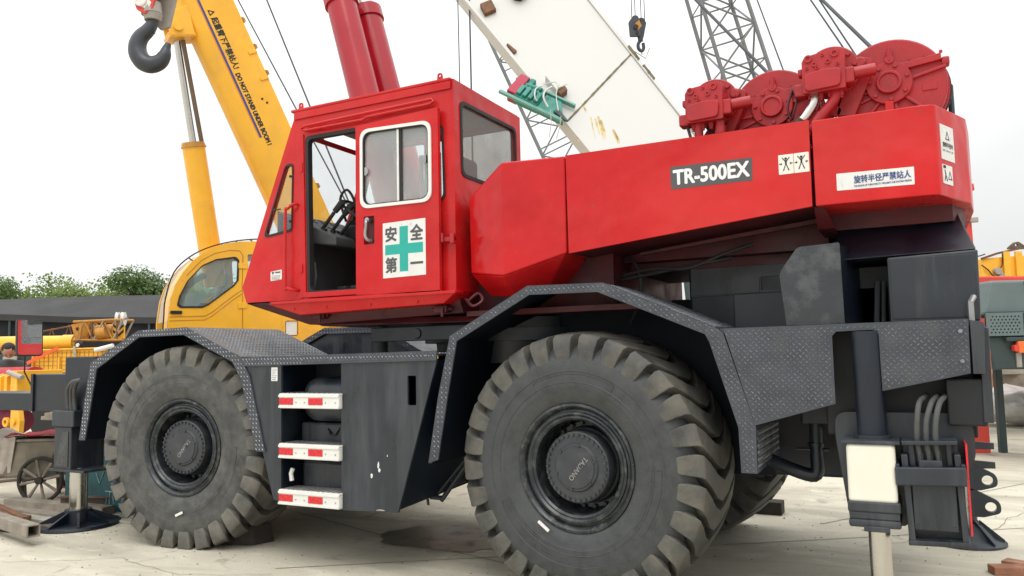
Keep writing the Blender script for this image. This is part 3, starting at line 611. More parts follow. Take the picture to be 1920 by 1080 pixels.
# exhaust / suspension elbow behind the rear wheel
m = MB(); m.cyl((1.50, .5, .92), (1.505, .5, 1.32), .042, seg=20); m.cyl((1.5, .5, 1.05), (1.5, .5, 1.075), .052, seg=20); m.tube([(1.50, .5, 1.0), (1.50, .5, .90), (1.46, .5, .865), (1.30, .52, .91), (1.05, .6, 1.0)], .044, 12, sub=4); m.cyl((1.38, .5, 1.03), (1.58, .5, 1.03), .012); m.box(1.42, 1.60, .45, .6, 1.2, 1.36, .01); m.build('exhaust_pipe', 'navy', crane)

# ---- front end
m = MB(); m.box(-5.95, -5.45, .28, 2.6, 1.18, 1.755, .008); m.box(-6.01, -5.98, .6, 2.3, .9, 1.5); m.box(-5.95, -5.3, .9, 2.0, .5, 1.2); m.build('front_housing', 'navy', crane)
m = MB(); m.box(-6.74, -6.0, .42, 2.4, 1.165, 1.575, .012); m.box(-6.745, -6.70, .40, .43, 1.16, 1.58, .004); m.build('front_box', 'navy', crane)
m = MB(); m.box(-8.6, -6.745, .5, .95, 1.16, 1.36, .01); m.build('front_beam', 'navy', crane); m = MB(); m.box(-8.6, -6.745, 1.9, 2.3, 1.16, 1.36, .01); m.build('front_beam', 'navy', crane)
m = MB(); m.box(-6.01, -5.73, .22, .60, .585, 1.03, .01); m.box(-6.03, -5.67, .20, .62, 1.03, 1.20, .012); m.box(-6.05, -5.47, .19, .64, .572, .596, .003); ob = m.build('jack_box', 'navy_panel', crane)
m = MB(); m.prism([(-5.97, .62), (-5.77, .62), (-5.77, .98), (-5.87, .98)], side(.22), 0, .006, .001); m.build('cover_plate', 'sheen_plate', ob)
m = MB(); m.cyl((-5.79, .36, .08), (-5.79, .36, .60), .088, seg=28); m.build('jack_rod', 'chrome', crane)
m = MB(); m.lathe([(0, .40), (.012, .41), (.035, .40), (.045, .14), (.17, .13), (.18, 0)], (-5.79, .36, 0), Z, 36)
for k in range(8):
    a = k * math.pi / 4 + .2; c, s_ = math.cos(a), math.sin(a); e = Vector((-s_, c, 0)) * .012; b0, b1 = Vector((-5.79 + .12 * c, .36 + .12 * s_, 0)), Vector((-5.79 + .38 * c, .36 + .38 * s_, 0))
    m.hexa([b0 - e + Z * .03, b1 - e + Z * .03, b1 - e + Z * .05, b0 - e + Z * .16, b0 + e + Z * .03, b1 + e + Z * .03, b1 + e + Z * .05, b0 + e + Z * .16])
m.build('jack_float', 'navy', crane)
for k in range(3):
    m = MB(); dx = k * .055; m.tube([(-5.83 + dx, .25, 1.19), (-5.83 + dx, .24, 1.30), (-5.77 + dx, .20, 1.43), (-5.63 + dx * .6, .16, 1.50), (-5.47, .14, 1.52)], .020, 10, sub=5); m.build('hydraulic_hose', 'hose', crane)
m = MB(); m.plate([(-5.45, .60), (-4.95, .68), (-4.95, 1.7), (-5.45, 1.7)], [], side(.62), -.02, 0); m.build('mud_guard', 'navy', crane)
# mirror on its stalk
mf = FR((-6.78, .40, 1.99), (.28, .96, 0), (-.09, 0, 1))
m = MB(); m.prism(fillet(rect(-.132, .132, -.208, .208), .035, 5), mf, -.05, 0, .012); mi = m.build('mirror_housing', 'black_rubber', crane)
m = MB(); m.plate(fillet(rect(-.120, .120, -.196, .196), .028, 5), [], mf, .0, .0025); m.build('mirror_glass', 'mirror', mi)
m = MB(); m.tube([(-6.80, .40, 1.98), (-6.90, .42, 1.95), (-6.93, .44, 1.60), (-6.90, .55, 1.36)], .008); m.build('mirror_stalk', 'black', mi)
# chalk and paint scuffs on the right side panel
rs_ = random.Random(4)
for (x, z, L, w) in ((-1.635, .86, .05, .018), (-1.625, .82, .03, .02), (-1.70, .77, .03, .022), (-1.55, .93, .012, .006), (-1.62, .515, .08, .012)):
    m = MB(); pts = []
    for k in range(10):
        t = 2 * math.pi * k / 10; q = rs_.uniform(.6, 1.2); pts.append((x + (w if L < .06 else L) * q * math.cos(t) * .6, z + (L if L < .06 else w) * q * math.sin(t) * .6))
    m.prism(pts, S0, .0, .0008); m.build('paint_scuff', 'sticker' if L < .06 else 'block_grey', crane)

# ---- engine hood and rear boxes on the carrier deck
m = MB(); m.hexa([(.60, .92, 1.8), (2.3, .92, 1.8), (2.3, .92, 2.36), (.60, .92, 2.31), (.60, 2.0, 1.8), (2.3, 2.0, 1.8), (2.3, 2.0, 2.36), (.60, 2.0, 2.31)], .02); hd = m.build('engine_hood', 'navy', crane)
m = MB(); m.plate([(.62, 2.09), (2.0, 2.10), (2.0, 2.34), (.62, 2.30)], [fillet(rect(1.13, 1.75, 2.115, 2.215), .01)], side(.92), 0.0, .012); m.plate(rect(.62, 1.12, 2.1, 2.205), [], side(.92), .012, .022); m.build('hood_panel', 'navy_panel', hd)
m = MB(); m.box(1.0, 1.98, .55, .92, 1.825, 2.075, .01); m.build('battery_box', 'navy', crane)
m = MB(); fb = fillet([(1.47, 1.83), (1.805, 1.83), (1.80, 2.325), (1.555, 2.315), (1.44, 2.16)], [0, 0, .012, .05, .10], 5)
m.prism([(a - .065, b) for a, b in fb], side(.14), -.012, .012, .003); hs = m.build('exhaust_shield', 'sheen_plate', crane)
m = MB(); m.hexa([(1.722, .152, 1.83), (1.738, .152, 1.83), (1.734, .152, 2.31), (1.722, .152, 2.31), (1.80, .52, 1.83), (1.82, .52, 1.83), (1.81, .52, 2.33), (1.80, .52, 2.33)]); m.build('shield_return', 'navy', hs)
m = MB(); m.hexa([(1.985, .25, 1.825), (2.455, .25, 1.825), (2.462, .25, 2.24), (1.985, .25, 2.225), (1.985, 2.6, 1.825), (2.455, 2.6, 1.825), (2.462, 2.6, 2.24), (1.985, 2.6, 2.225)], .012); rb = m.build('rear_cabinet', 'navy_panel', crane)
m = MB(); m.prism(fillet(rect(2.0, 2.44, 1.85, 2.215), .015), side(.25), 0, .006, .002); m.build('cabinet_door', 'navy_panel', rb)
m = MB(); m.hexa([(1.62, .252, 2.226), (2.455, .252, 2.242), (2.455, 2.6, 2.242), (1.62, 2.6, 2.226), (1.74, .62, 2.515), (2.39, .62, 2.515), (2.39, 2.3, 2.515), (1.74, 2.3, 2.515)], .008); m.build('cabinet_top', 'navy', crane)
m = MB(); m.hexa([(1.55, .55, 1.83), (1.98, .55, 1.83), (1.98, .55, 2.2), (1.55, .55, 2.2), (1.55, .6, 1.83), (1.98, .6, 1.83), (1.98, .6, 2.2), (1.55, .6, 2.2)]); m.build('inner_panel', 'black', crane)
m = MB(); m.tube([(1.90, .45, 1.82), (1.92, .47, 2.10)], .018); m.tube([(1.94, .45, 1.82), (1.955, .47, 2.10)], .014); m.build('hood_strut', 'hub', crane)

# ---- slewing ring and superstructure base
m = MB(); m.lathe([(1.62, .0), (1.62, .80), (1.80, .82), (1.80, .92), (1.90, .92), (1.90, .86), (1.99, .86), (1.99, 0)], (-1.05, 1.45, 0), Z, 56); rg = m.build('slewing_ring', 'navy', crane)
m = MB(); m.box(-2.02, -1.0, .42, .46, 1.815, 1.935, .006); m.lathe([(0, .0), (0, .045), (.012, .04), (.012, 0)], (-1.55, .42, 1.875), (0, -1, 0), 20); m.build('ring_guard', 'navy', crane)
m = MB(); m.cyl((-2.20, .8, 1.70), (-2.20, .8, 1.96), .065, seg=18); m.cyl((-2.20, .8, 1.93), (-2.20, .8, 2.0), .05, seg=18); m.build('slew_motor', 'hose', crane)
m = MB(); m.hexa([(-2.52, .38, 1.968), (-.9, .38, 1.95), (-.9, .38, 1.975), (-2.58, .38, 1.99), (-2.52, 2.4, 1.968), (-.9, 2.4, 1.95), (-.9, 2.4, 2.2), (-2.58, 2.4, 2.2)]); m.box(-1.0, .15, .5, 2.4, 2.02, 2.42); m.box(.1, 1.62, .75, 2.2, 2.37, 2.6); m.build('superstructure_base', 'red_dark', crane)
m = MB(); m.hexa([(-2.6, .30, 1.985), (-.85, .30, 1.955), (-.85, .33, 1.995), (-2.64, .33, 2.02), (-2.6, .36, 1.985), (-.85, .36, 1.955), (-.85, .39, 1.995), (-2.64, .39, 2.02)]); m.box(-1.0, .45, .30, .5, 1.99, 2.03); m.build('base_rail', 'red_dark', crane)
for x in (-2.38, -1.16):
    m = MB(); m.box(x - .06, x + .06, .16, .24, 2.02, 2.08, .01); m.cyl((x - .09, .2, 2.05), (x + .09, .2, 2.05), .014); m.cyl((x + .03, .15, 2.06), (x + .03, .15, 1.99), .012, seg=10); m.build('cab_mount', 'red_dark', crane)

# ---- upper red body: front pod, middle panel, counterweight
S1 = side(.1)
m = MB()                                                        # front pod: folded sheet
a = [(-.05, .10, 3.097), (-.561, .10, 3.118), (-.925, .23, 2.905), (-.915, .23, 2.315), (-.56, .10, 2.265), (-.055, .10, 2.395)]
b = [(-.05, 1.0, 3.097), (-.561, 1.0, 3.118), (-.925, 1.0, 2.905), (-.915, 1.0, 2.315), (-.56, 1.0, 2.265), (-.055, 1.0, 2.395)]
V = [m.bm.verts.new(p) for p in a + b]
for q in ((0, 1, 4, 5), (1, 2, 3, 4), (0, 6, 7, 1), (1, 7, 8, 2), (2, 8, 9, 3), (3, 9, 10, 4), (4, 10, 11, 5), (6, 11, 10, 7), (7, 10, 9, 8), (5, 11, 6, 0)): m.bm.faces.new([V[i] for i in q])
bmesh.ops.recalc_face_normals(m.bm, faces=m.bm.faces[:]); m._bev(m.bm.faces[:], .014, 3); pod = m.build('front_pod', 'red', crane, smooth=25)
m = MB()                                                        # under-tray of the pod, tucked in
m.hexa([(-.915, .24, 2.31), (-.57, .115, 2.262), (-.07, .115, 2.39), (-.07, .9, 2.42), (-.80, .34, 2.14), (-.55, .30, 2.12), (-.28, .32, 2.2), (-.2, .9, 2.2)], .006); m.build('pod_undertray', 'red', pod)
m = MB(); m.plate([(-.04, 3.098), (1.600, 3.098), (1.594, 2.558), (-.036, 2.392)], [], S1, -.03, 0); m.box(-.04, 1.59, .13, .16, 2.6, 3.09); mid = m.build('middle_panel', 'red', crane)
m = MB(); m.hexa([(-.03, .12, 2.395), (1.59, .12, 2.560), (1.59, .12, 2.575), (-.03, .12, 2.415), (-.03, 1.0, 2.40), (1.59, 1.0, 2.575), (1.59, 1.0, 2.590), (-.03, 1.0, 2.42)]); m.build('panel_floor', 'red_dark', mid)
m = MB(); m.box(-.9, 1.6, .9, 2.0, 2.3, 3.02); m.box(-.5, 1.6, 1.95, 2.74, 2.45, 3.09, .01); m.build('main_frame', 'red_dark', crane)
m = MB()                                                        # perforated walkway under the panel
for i in range(26):
    x = .55 + i * .038; m.box(x, x + .022, .16, .52, 2.435 + .1 * (x + .04) * .98, 2.444 + .1 * (x + .04) * .98)
m.build('walkway_grating', 'steel_rusty', crane, kind='stuff')
m = MB(); m.hexa([(.35, .52, 2.39), (1.60, .52, 2.515), (1.60, .52, 2.545), (.35, .52, 2.41), (.35, .56, 2.39), (1.60, .56, 2.515), (1.60, .56, 2.545), (.35, .56, 2.41)]); m.build('frame_rail', 'red_dark', crane)
for pts in ([(.2, .6, 2.26), (.45, .55, 2.29), (.7, .5, 2.27), (.95, .55, 2.36), (1.15, .6, 2.42)], [(.1, .62, 2.22), (.4, .56, 2.25), (.8, .52, 2.30), (1.0, .58, 2.33)], [(.15, .7, 2.42), (.3, .6, 2.32), (.32, .6, 2.1), (.2, .7, 1.9)]):
    m = MB(); m.tube(pts, .013, 8, sub=5); m.build('hydraulic_hose', 'black_rubber', crane)
# counterweight
pl = [(1.615, .10), (2.20, .10), (2.285, .118), (2.465, .56), (2.50, .95), (2.50, 1.95), (2.465, 2.34), (2.29, 2.79), (1.615, 2.79)]
fz = FR((0, 0, 0), X, Y_)
m = MB(); m.prism(fillet(pl, [0, .02, .05, .10, .15, .15, .10, .05, 0], 4), fz, 2.556, 3.092, .010, 2); cw = m.build('counterweight', 'red', crane)
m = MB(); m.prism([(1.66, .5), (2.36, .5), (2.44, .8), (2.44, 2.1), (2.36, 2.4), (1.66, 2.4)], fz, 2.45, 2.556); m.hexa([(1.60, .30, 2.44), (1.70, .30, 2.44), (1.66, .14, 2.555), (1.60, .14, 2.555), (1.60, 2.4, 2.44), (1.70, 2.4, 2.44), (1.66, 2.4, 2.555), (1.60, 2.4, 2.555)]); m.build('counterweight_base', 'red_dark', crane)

# decals
def decal(name, pts, fr, mat, parent, r=.004, t=.0015): q = MB(); q.prism(fillet(pts, r, 2), fr, 0, t); return q.build(name, mat, parent)
d = decal('model_plate', [(.717, 2.763), (1.247, 2.761), (1.250, 2.910), (.717, 2.915)], S1, 'label_grey', mid)
text('TR-500EX', S1, .738, 2.792, .096, 'label_white', d, width=.490, off=.003, fat=.0044)
for k in range(2):
    d = decal('warning_sticker', rect(1.409 + k * .092, 1.498 + k * .092, 2.776, 2.900), S1, 'sticker_cream', mid)
    q = MB(); cx, cz = 1.4535 + k * .092, 2.842; P = lambda pts: q.prism([(cx + a, cz + b) for a, b in pts], S1, .0015, .0025)
    P(circ(0, .032, .008, 12)); P([(-.006, .022), (.006, .022), (.005, -.008), (-.005, -.008)])
    for s_ in (-1, 1):
        P([(s_ * .003, .020), (s_ * .021, .042), (s_ * .024, .038), (s_ * .005, .012)]); P([(s_ * .0, -.006), (s_ * .005, -.006), (s_ * .020, -.044), (s_ * .014, -.046)])
        P([(s_ * .040, .003), (s_ * .028, -.003 + .006), (s_ * .028, -.003), (s_ * .040, -.003)]); P([(s_ * .030, .009), (s_ * .022, 0), (s_ * .030, -.009)])
    q.build('pictogram', 'ink', d)
d = decal('warning_banner', [(1.740, 2.637), (2.160, 2.627), (2.162, 2.732), (1.741, 2.741)], S1, 'sticker', cw)
text('旋转半径严禁站人', S1, 1.838, 2.670, .046, 'ink_blue', d, width=.305, off=.003, fat=.0010)
text('THE RADIUS OF TURN STRICTLY PROHIBITS THE STATION PERSON', S1, 1.836, 2.648, .0105, 'ink_blue', d, width=.310, off=.003, fat=.0003)
cf = FR((2.285, .118, 0), (.18, .442, 0), Z)
d = decal('warning_sticker', rect(.06, .25, 2.775, 2.985), cf, 'sticker', cw, t=.004)
q = MB(); q.plate([(.125, 2.90), (.185, 2.90), (.155, 2.955)], [[(.135, 2.906), (.175, 2.906), (.155, 2.943)]], cf, .004, .0052); q.build('pictogram', 'ink', d)
text('旋转半径内', cf, .08, 2.852, .030, 'ink', d, width=.15, off=.0055, fat=.0007); text('KEEP CLEAR OF TURN', cf, .08, 2.825, .012, 'ink', d, width=.15, off=.0055)
d = decal('warning_sticker', rect(.06, .20, 2.63, 2.745), cf, 'sticker', cw, t=.004)
q = MB(); q.prism(rect(.068, .105, 2.722, 2.740), cf, .004, .005); q.plate([(.13, 2.66), (.19, 2.66), (.16, 2.715)], [[(.14, 2.666), (.18, 2.666), (.16, 2.703)]], cf, .004, .005); q.prism([(.08, 2.71), (.09, 2.715), (.12, 2.65), (.11, 2.645)], cf, .004, .005); q.prism([(.075, 2.65), (.082, 2.645), (.105, 2.69), (.098, 2.70)], cf, .004, .005); q.build('pictogram', 'ink', d)

# ---- winches
def winch(cx, cz, r, yf, rope):
    fr = FR((0, yf, 0), X, Z)
    m = MB()
    m.prism(fillet([(cx + r * math.cos(t), cz + r * math.sin(t)) for t in [i * math.pi / 24 for i in range(-6, 31)]] + [(cx - r * .8, 3.0), (cx + r * .75, 3.0)], 0), fr, -.10, 0, .010, 2)
    m.prism(circ(cx, cz, r * 1.04, 56), fr, -.13, -.10, .004)
    wp = m.build('winch_housing', 'red_dusty', crane)
    m = MB(); a0, a1 = (cx - r * .98, cz + r * .18), (cx + r * .90, cz + r * .40)      # slanted split flange and casting ribs
    m.prism([a0, a1, (a1[0], a1[1] + .042), (a0[0], a0[1] + .042)], fr, -.08, .030, .004)
    for (p, q_) in (((cx + .02, cz + .02), (cx + r * .98, cz + .09)), ((cx + .03, cz - .02), (cx + r * .75, cz - r * .68)), ((cx, cz), (cx - r * .62, cz - r * .72)), ((cx, cz), (cx - r * .95, cz - .02)), ((cx, cz), (cx - r * .9, cz - r * .35)), ((cx, cz), (cx + .06, cz - r))):
        d = (Vector(q_) - Vector(p)).normalized(); n_ = Vector((-d.y, d.x)) * .009; m.prism([(p[0] + n_.x, p[1] + n_.y), (q_[0] + n_.x, q_[1] + n_.y), (q_[0] - n_.x, q_[1] - n_.y), (p[0] - n_.x, p[1] - n_.y)], fr, -.02, .018, .003)
    for k in range(8): t = k / 7; m.bolt(fr(a0[0] + (a1[0] - a0[0]) * t, a0[1] + .05 + (a1[1] - a0[1]) * t, .008), (0, 0, 1), .010, .012)
    m.prism(rect(cx + r * .55, cx + r * .80, cz - .045, cz - .005), fr, 0, .006); m.build('casting_ribs', 'red_dusty', wp)
    m = MB(); bx, bz = cx - .01, cz + .03                                                # bearing cap
    m.lathe([(0, .135), (.028, .135), (.034, .130), (.034, .075), (.055, .073), (.060, .068), (.060, .056), (.050, .052), (.050, 0)], (bx, yf, bz), (0, -1, 0), 40)
    for k in range(7): t = 2 * math.pi * k / 7 + .3; m.bolt((bx + .108 * math.cos(t), yf - .034, bz + .108 * math.sin(t)), (0, -1, 0), .014, .013)
    m.build('bearing_cap', 'red_dusty', wp)
    m = MB(); m.cyl((cx + .0, yf - .03, cz + r * .52), (cx + .0, yf - .03, cz + r * .72), .018, .022, 10); m.cyl((cx, yf - .03, cz + r * .72), (cx, yf - .03, cz + r * .80), .010, seg=8); m.cyl((cx, yf, cz + r * .55), (cx, yf - .045, cz + r * .55), .026, seg=12); m.build('breather', 'red_dusty', wp)
    m = MB(); m.cyl((cx + .02, yf + .13, cz), (cx + .02, yf + 1.5, cz), r * .72, seg=40)
    for k in range(26): m.lathe([(-.02, r * .72), (0, r * .76), (.02, r * .72)], (cx + .02, yf + .2 + k * .044, cz), Y_, 28)
    m.build('rope_drum', 'cable', wp); m = MB(); m.cyl((cx + .02, yf + 1.4, cz), (cx + .02, yf + 1.46, cz), r * 1.05, seg=40); m.build('drum_flange', 'red_dark', wp); m = MB(); m.cyl((cx + .03, yf + .155, cz), (cx + .03, yf + .18, cz), r * .98, seg=40); m.build('drum_flange', 'red_dark', wp); m = MB(); m.box(cx - .25, cx + .25, yf + 1.46, yf + 1.6, 3.0, cz + .1, .02); m.build('bearing_stand', 'red_dark', wp)
    if rope:
        m = MB(); m.box(cx + r * .90, cx + r * 1.04, yf - .02, yf + .06, cz + r * .30, cz + r * .46, .01); m.build('lug', 'red_dusty', wp); m = MB(); m.box(cx + r * 1.02, cx + r * 1.12, yf + .28, yf + .40, cz - .2, cz + .06, .03); m.build('sensor_box', 'machine_dark', wp)
    return wp
def motor(cx, cz, yb, parent):
    fr = FR((0, yb, 0), X, Z); m = MB()
    m.lathe([(0, .165), (.05, .165), (.058, .158), (.058, .10), (.12, .09), (.12, 0)], (cx + .02, yb, cz + .035), (0, -1, 0), 40)
    for k in range(11): t = 2 * math.pi * k / 11 + .2; m.bolt((cx + .02 + .138 * math.cos(t), yb - .058, cz + .035 + .138 * math.sin(t)), (0, -1, 0), .016, .014)
    mo = m.build('winch_motor', 'red_dusty', parent)
    m = MB(); m.prism(fillet([(cx - .145, cz - .12), (cx + .105, cz - .12), (cx + .105, cz + .125), (cx + .06, cz + .135), (cx - .125, cz + .115), (cx - .145, cz + .08)], .012), fr, .05, .19, .010)
    m.prism(fillet([(cx - .13, cz - .115), (cx + .075, cz - .105), (cx + .085, cz + .005), (cx - .02, cz + .012), (cx - .13, cz - .005)], .03, 4), fr, .18, .212, .008)
    m.prism(rect(cx - .20, cx - .13, cz - .125, cz - .045), fr, .06, .16, .010); m.prism(rect(cx - .175, cx - .14, cz + .01, cz + .055), fr, .08, .15, .008); m.prism(rect(cx + .09, cx + .155, cz - .09, cz + .01), fr, .07, .18, .010)
    m.cyl(fr(cx + .15, cz - .02, .12), fr(cx + .27, cz - .01, .10), .038, seg=18)
    for a, b, r in ((-.105, .095, .024), (.05, .105, .024), (-.07, .055, .016), (.01, .06, .016), (-.02, .105, .009), (-.115, .035, .009), (-.055, .03, .011), (.065, .035, .010)): m.lathe([(0, r), (.012, r), (.012, r * .55), (.004, r * .5), (.004, 0)], fr(cx + a, cz + b, .189), (0, -1, 0), 14)
    for k in range(4): m.lathe([(0, .020), (.03, .020), (.03, .014), (.045, .014)], fr(cx - .105 + k * .058, cz - .118, .12), (0, 0, -1), 8)
    m.build('valve_block', 'red_dusty', mo)
    return mo
def motor_bracket(x0, z0, z1, y0, parent):
    fr = FR((0, y0, 0), X, Z); m = MB()
    m.prism(fillet([(x0 - .06, z0), (x0 + .09, z1), (x0 + .17, z1 - .03), (x0 + .16, z1 - .13), (x0 + .05, z0 - .02)], .02), fr, -.06, .03, .008)
    m.prism([(x0 - .10, z0 - .02), (x0 + .10, z1 - .06), (x0 + .06, z1 - .02), (x0 - .14, z0 + .04)], fr, -.08, .0, .006)
    m.lathe([(0, .035), (.03, .035), (.035, .028), (.035, 0)], fr(x0 + .10, z1 - .05, .03), (0, -1, 0), 8); m.lathe([(0, .035), (.03, .035), (.03, 0)], fr(x0 - .06, z0 + .03, .0), (0, -1, 0), 8)
    m.build('motor_bracket', 'red_dusty', parent)
w1 = winch(1.355, 3.275, .290, .42, False); mo1 = motor(.96, 3.335, .36, w1); motor_bracket(1.02, 3.12, 3.46, .36, w1)
w2 = winch(2.065, 3.300, .315, .38, True); mo2 = motor(1.715, 3.405, .34, w2); motor_bracket(1.80, 3.16, 3.52, .34, w2)
m = MB(); m.cyl((.885, .24, 3.23), (.885, .24, 3.05), .030, seg=16); m.cyl((1.03, .24, 3.23), (1.03, .24, 3.05), .032, seg=16); m.cyl((1.03, .24, 3.18), (1.03, .24, 3.13), .036, seg=16); m.build('pressure_pipe', 'red_dusty', mo1)
m = MB(); m.tube([(.79, .24, 3.28), (.82, .22, 3.18), (.85, .2, 3.07)], .010, 8, sub=4); m.tube([(.93, .28, 3.2), (1.0, .28, 3.1), (1.02, .3, 3.06)], .010, 8, sub=3); m.build('thin_hose', 'black_rubber', mo1)
m = MB(); m.tube([(1.63, .22, 3.29), (1.625, .21, 3.23), (1.575, .2, 3.15), (1.55, .2, 3.125)], .030, 14, sub=4); m.build('steel_elbow', 'chrome', mo2)
m = MB(); m.tube([(1.555, .2, 3.13), (1.50, .2, 3.07)], .034, 14); m.build('hose_end', 'black_rubber', mo2)
m = MB(); m.tube([(1.755, .22, 3.29), (1.74, .21, 3.23), (1.66, .2, 3.13), (1.60, .2, 3.05)], .032, 14, sub=4); m.cyl((1.675, .2, 3.15), (1.63, .2, 3.09), .036, seg=14); m.build('pressure_pipe', 'red_dusty', mo2)
m = MB(); m.tube([(1.50, .28, 3.36), (1.52, .24, 3.28), (1.50, .24, 3.2), (1.48, .26, 3.16), (1.46, .26, 3.24), (1.48, .28, 3.33)], .008, 8, True, 5); m.tube([(1.47, .27, 3.16), (1.47, .28, 3.04)], .008); m.build('thin_hose', 'red_dark', mo2)
m = MB(); m.box(2.03, 2.075, .2, .23, 3.05, 3.17, .003); m.build('cover_tab', 'red', crane)
for pts, r_ in (([(2.12, .95, 3.55), (1.56, 2.0, 4.65), (.45, 4.08, 6.83)], .014), ([(1.42, .95, 3.50), (.50, 2.0, 4.88), (-.6, 3.25, 6.53)], .014), ([(1.97, 1.5, 3.55), (1.47, 2.0, 4.67), (.5, 2.97, 6.84)], .007), ([(2.02, 1.6, 3.55), (1.52, 2.1, 4.72), (.5, 3.1, 7.1)], .007), ([(1.40, 1.6, 3.50), (1.03, 2, 4.77), (.5, 2.57, 6.6)], .006)):
    m = MB(); m.tube(pts, r_, 8); m.build('hoist_rope', 'cable', crane)

# ---- luffing cylinders
for y in (1.10, 1.53):
    b0, d = Vector((-2.02, y, 2.2)), Vector((-.283, 0, 1)).normalized()
    m = MB(); m.cyl(b0, b0 + d * 3.22, .152, seg=36); lc = m.build('luffing_cylinder', 'red_cylinder', crane)
    m = MB(); m.cyl(b0 + d * 3.17, b0 + d * 3.30, .172, seg=36); m.build('collar', 'red_cylinder', lc)
    m = MB(); m.cyl(b0 + d * 3.30, b0 + d * 5.4, .10, seg=28); m.cyl(b0 + d * 5.45 - Y_ * .12, b0 + d * 5.45 + Y_ * .12, .14, seg=24); m.build('piston_rod', 'chrome', lc)

# ---- cab shell
YC = .15; SC = side(YC)
out = [(-3.245, 2.335), (-3.195, 2.195), (-1.0, 2.185), (-1.022, 3.855), (-2.612, 3.842), (-2.672, 3.715)]
tri = fillet([(-2.985, 2.765), (-2.655, 2.800), (-2.645, 3.395), (-2.735, 3.385)], [.035, .03, .05, .05], 5)
opening = fillet([(-2.475, 2.245), (-1.24, 2.235), (-1.24, 3.59), (-2.505, 3.605)], [.01, .01, .03, .05], 4)
quarter = fillet([(-1.20, 2.89), (-1.085, 2.905), (-1.10, 3.50), (-1.20, 3.515)], [.02, .06, .05, .02], 4)
m = MB(); m.plate(out, [tri, opening, quarter], SC, -.045, 0); cab = m.build('cab_side_wall', 'red', crane)
m = MB(); m.box(-2.66, -1.02, .13, 1.31, 3.842, 3.866, .006); m.hexa([(-2.70, .122, 3.70), (-2.62, .122, 3.84), (-1.012, .122, 3.84), (-1.012, .122, 3.78), (-2.70, .15, 3.70), (-2.62, .15, 3.84), (-1.012, .15, 3.84), (-1.012, .15, 3.78)]) if False else None
m.box(-2.63, -1.02, .135, .15, 3.775, 3.842, .004); rf = m.build('cab_roof', 'red', crane)
for x in (-2.60, -1.15):
    m = MB(); m.plate(fillet([(x - .028, 3.86), (x + .028, 3.86), (x + .02, 3.94), (x - .02, 3.94)], [0, 0, .018, .018]), [circ(x, 3.918, .011, 12)], side(.19), -.012, 0); m.build('lifting_eye', 'red', rf)
FR_R = FR((-1.0, 0, 0), Y_, Z)                                   # rear wall, normal +X
rw = fillet([(.255, 3.10), (1.225, 3.10), (1.215, 3.715), (.245, 3.705)], .07, 5)
m = MB(); m.plate([(.105 + .046, 2.185), (1.31, 2.185), (1.31, 3.845), (.151, 3.855)], [rw], FR_R, -.04, 0); m.build('cab_rear_wall', 'red', crane)
SCF = side(1.31)
farw = fillet([(-2.93, 2.80), (-2.02, 2.80), (-2.02, 3.76), (-2.63, 3.76)], .05, 4); farw2 = fillet([(-1.95, 2.80), (-1.08, 2.80), (-1.08, 3.76), (-1.95, 3.76)], .05, 4)
m = MB(); m.plate(out, [farw, farw2], SCF, 0, .04); m.build('cab_far_wall', 'red', crane)
d = Vector((-2.672 + 3.245, 0, 3.715 - 2.335)); ffr = FR((-3.245, .15, 2.335), Y_, d); fl = d.length     # sloping front
fw = fillet(rect(.07, 1.08, .30, fl - .05), .05, 4)
m = MB(); m.plate(rect(.047, 1.158, .004, fl - .004), [fw], ffr, .003, .03); m.build('cab_front', 'red', crane)
m = MB(); m.plate([(p[0], p[1]) for p in fw], [], ffr, .012, .016); m.build('windscreen', 'glass_clear', crane)
m = MB(); m.box(-3.19, -1.02, .16, 1.30, 2.185, 2.215); m.build('cab_floor', 'interior_dark', crane)
m = MB(); m.hexa([(-3.18, .17, 2.2), (-2.52, .17, 2.2), (-2.52, .17, 2.72), (-3.05, .17, 2.66), (-3.18, 1.30, 2.2), (-2.52, 1.30, 2.2), (-2.52, 1.30, 2.72), (-3.05, 1.30, 2.66)]) if False else m
m = MB(); m.box(-2.63, -1.03, .19, 1.27, 3.80, 3.838); m.build('headliner', 'seat_grey', crane)
# window panes and rubber seals
def pane(poly, fr, c, mat, name='window_glass', seal=.016, frame_c=(0, .008), smat='rubber_seal'):
    q = MB(); q.plate(poly, [], fr, c, c + .004); g_ = q.build(name, mat, crane)
    cx = sum(p[0] for p in poly) / len(poly); cy = sum(p[1] for p in poly) / len(poly)
    W = max(p[0] for p in poly) - min(p[0] for p in poly); H = max(p[1] for p in poly) - min(p[1] for p in poly)
    sx, sy = 1 - 2 * seal / W, 1 - 2 * seal / H; inn = [(cx + (a - cx) * sx, cy + (b - cy) * sy) for a, b in poly]; ot = [(cx + (a - cx) * (2 - sx) , cy + (b - cy) * (2 - sy)) for a, b in poly] if smat != 'rubber_seal' else [(cx + (a - cx) * (1 + .25 * (1 - sx)), cy + (b - cy) * (1 + .25 * (1 - sy))) for a, b in poly]
    q = MB(); q.plate(ot, [inn], fr, *frame_c); q.build('window_seal', smat, g_); return g_
pane(tri, SC, -.02, 'glass_clear'); pane(rw, FR_R, -.02, 'glass_rear', seal=.022); pane(quarter, SC, -.02, 'glass_clear', seal=.014); pane(farw, SCF, .02, 'glass_clear'); pane(farw2, SCF, .02, 'glass_clear')
m = MB()
for x, z in ((-2.675, 3.28), (-2.675, 3.02), (-2.675, 2.88), (-2.86, 3.0)): m.lathe([(0, .012), (.012, .012), (.012, 0)], (x, YC - .0, z), (0, -1, 0), 12)
m.cyl((-2.86, .145, 3.0), (-2.79, .145, 3.003), .006, seg=8); m.build('window_latch', 'black_rubber', crane)
m = MB()                                                       # black door-frame seal
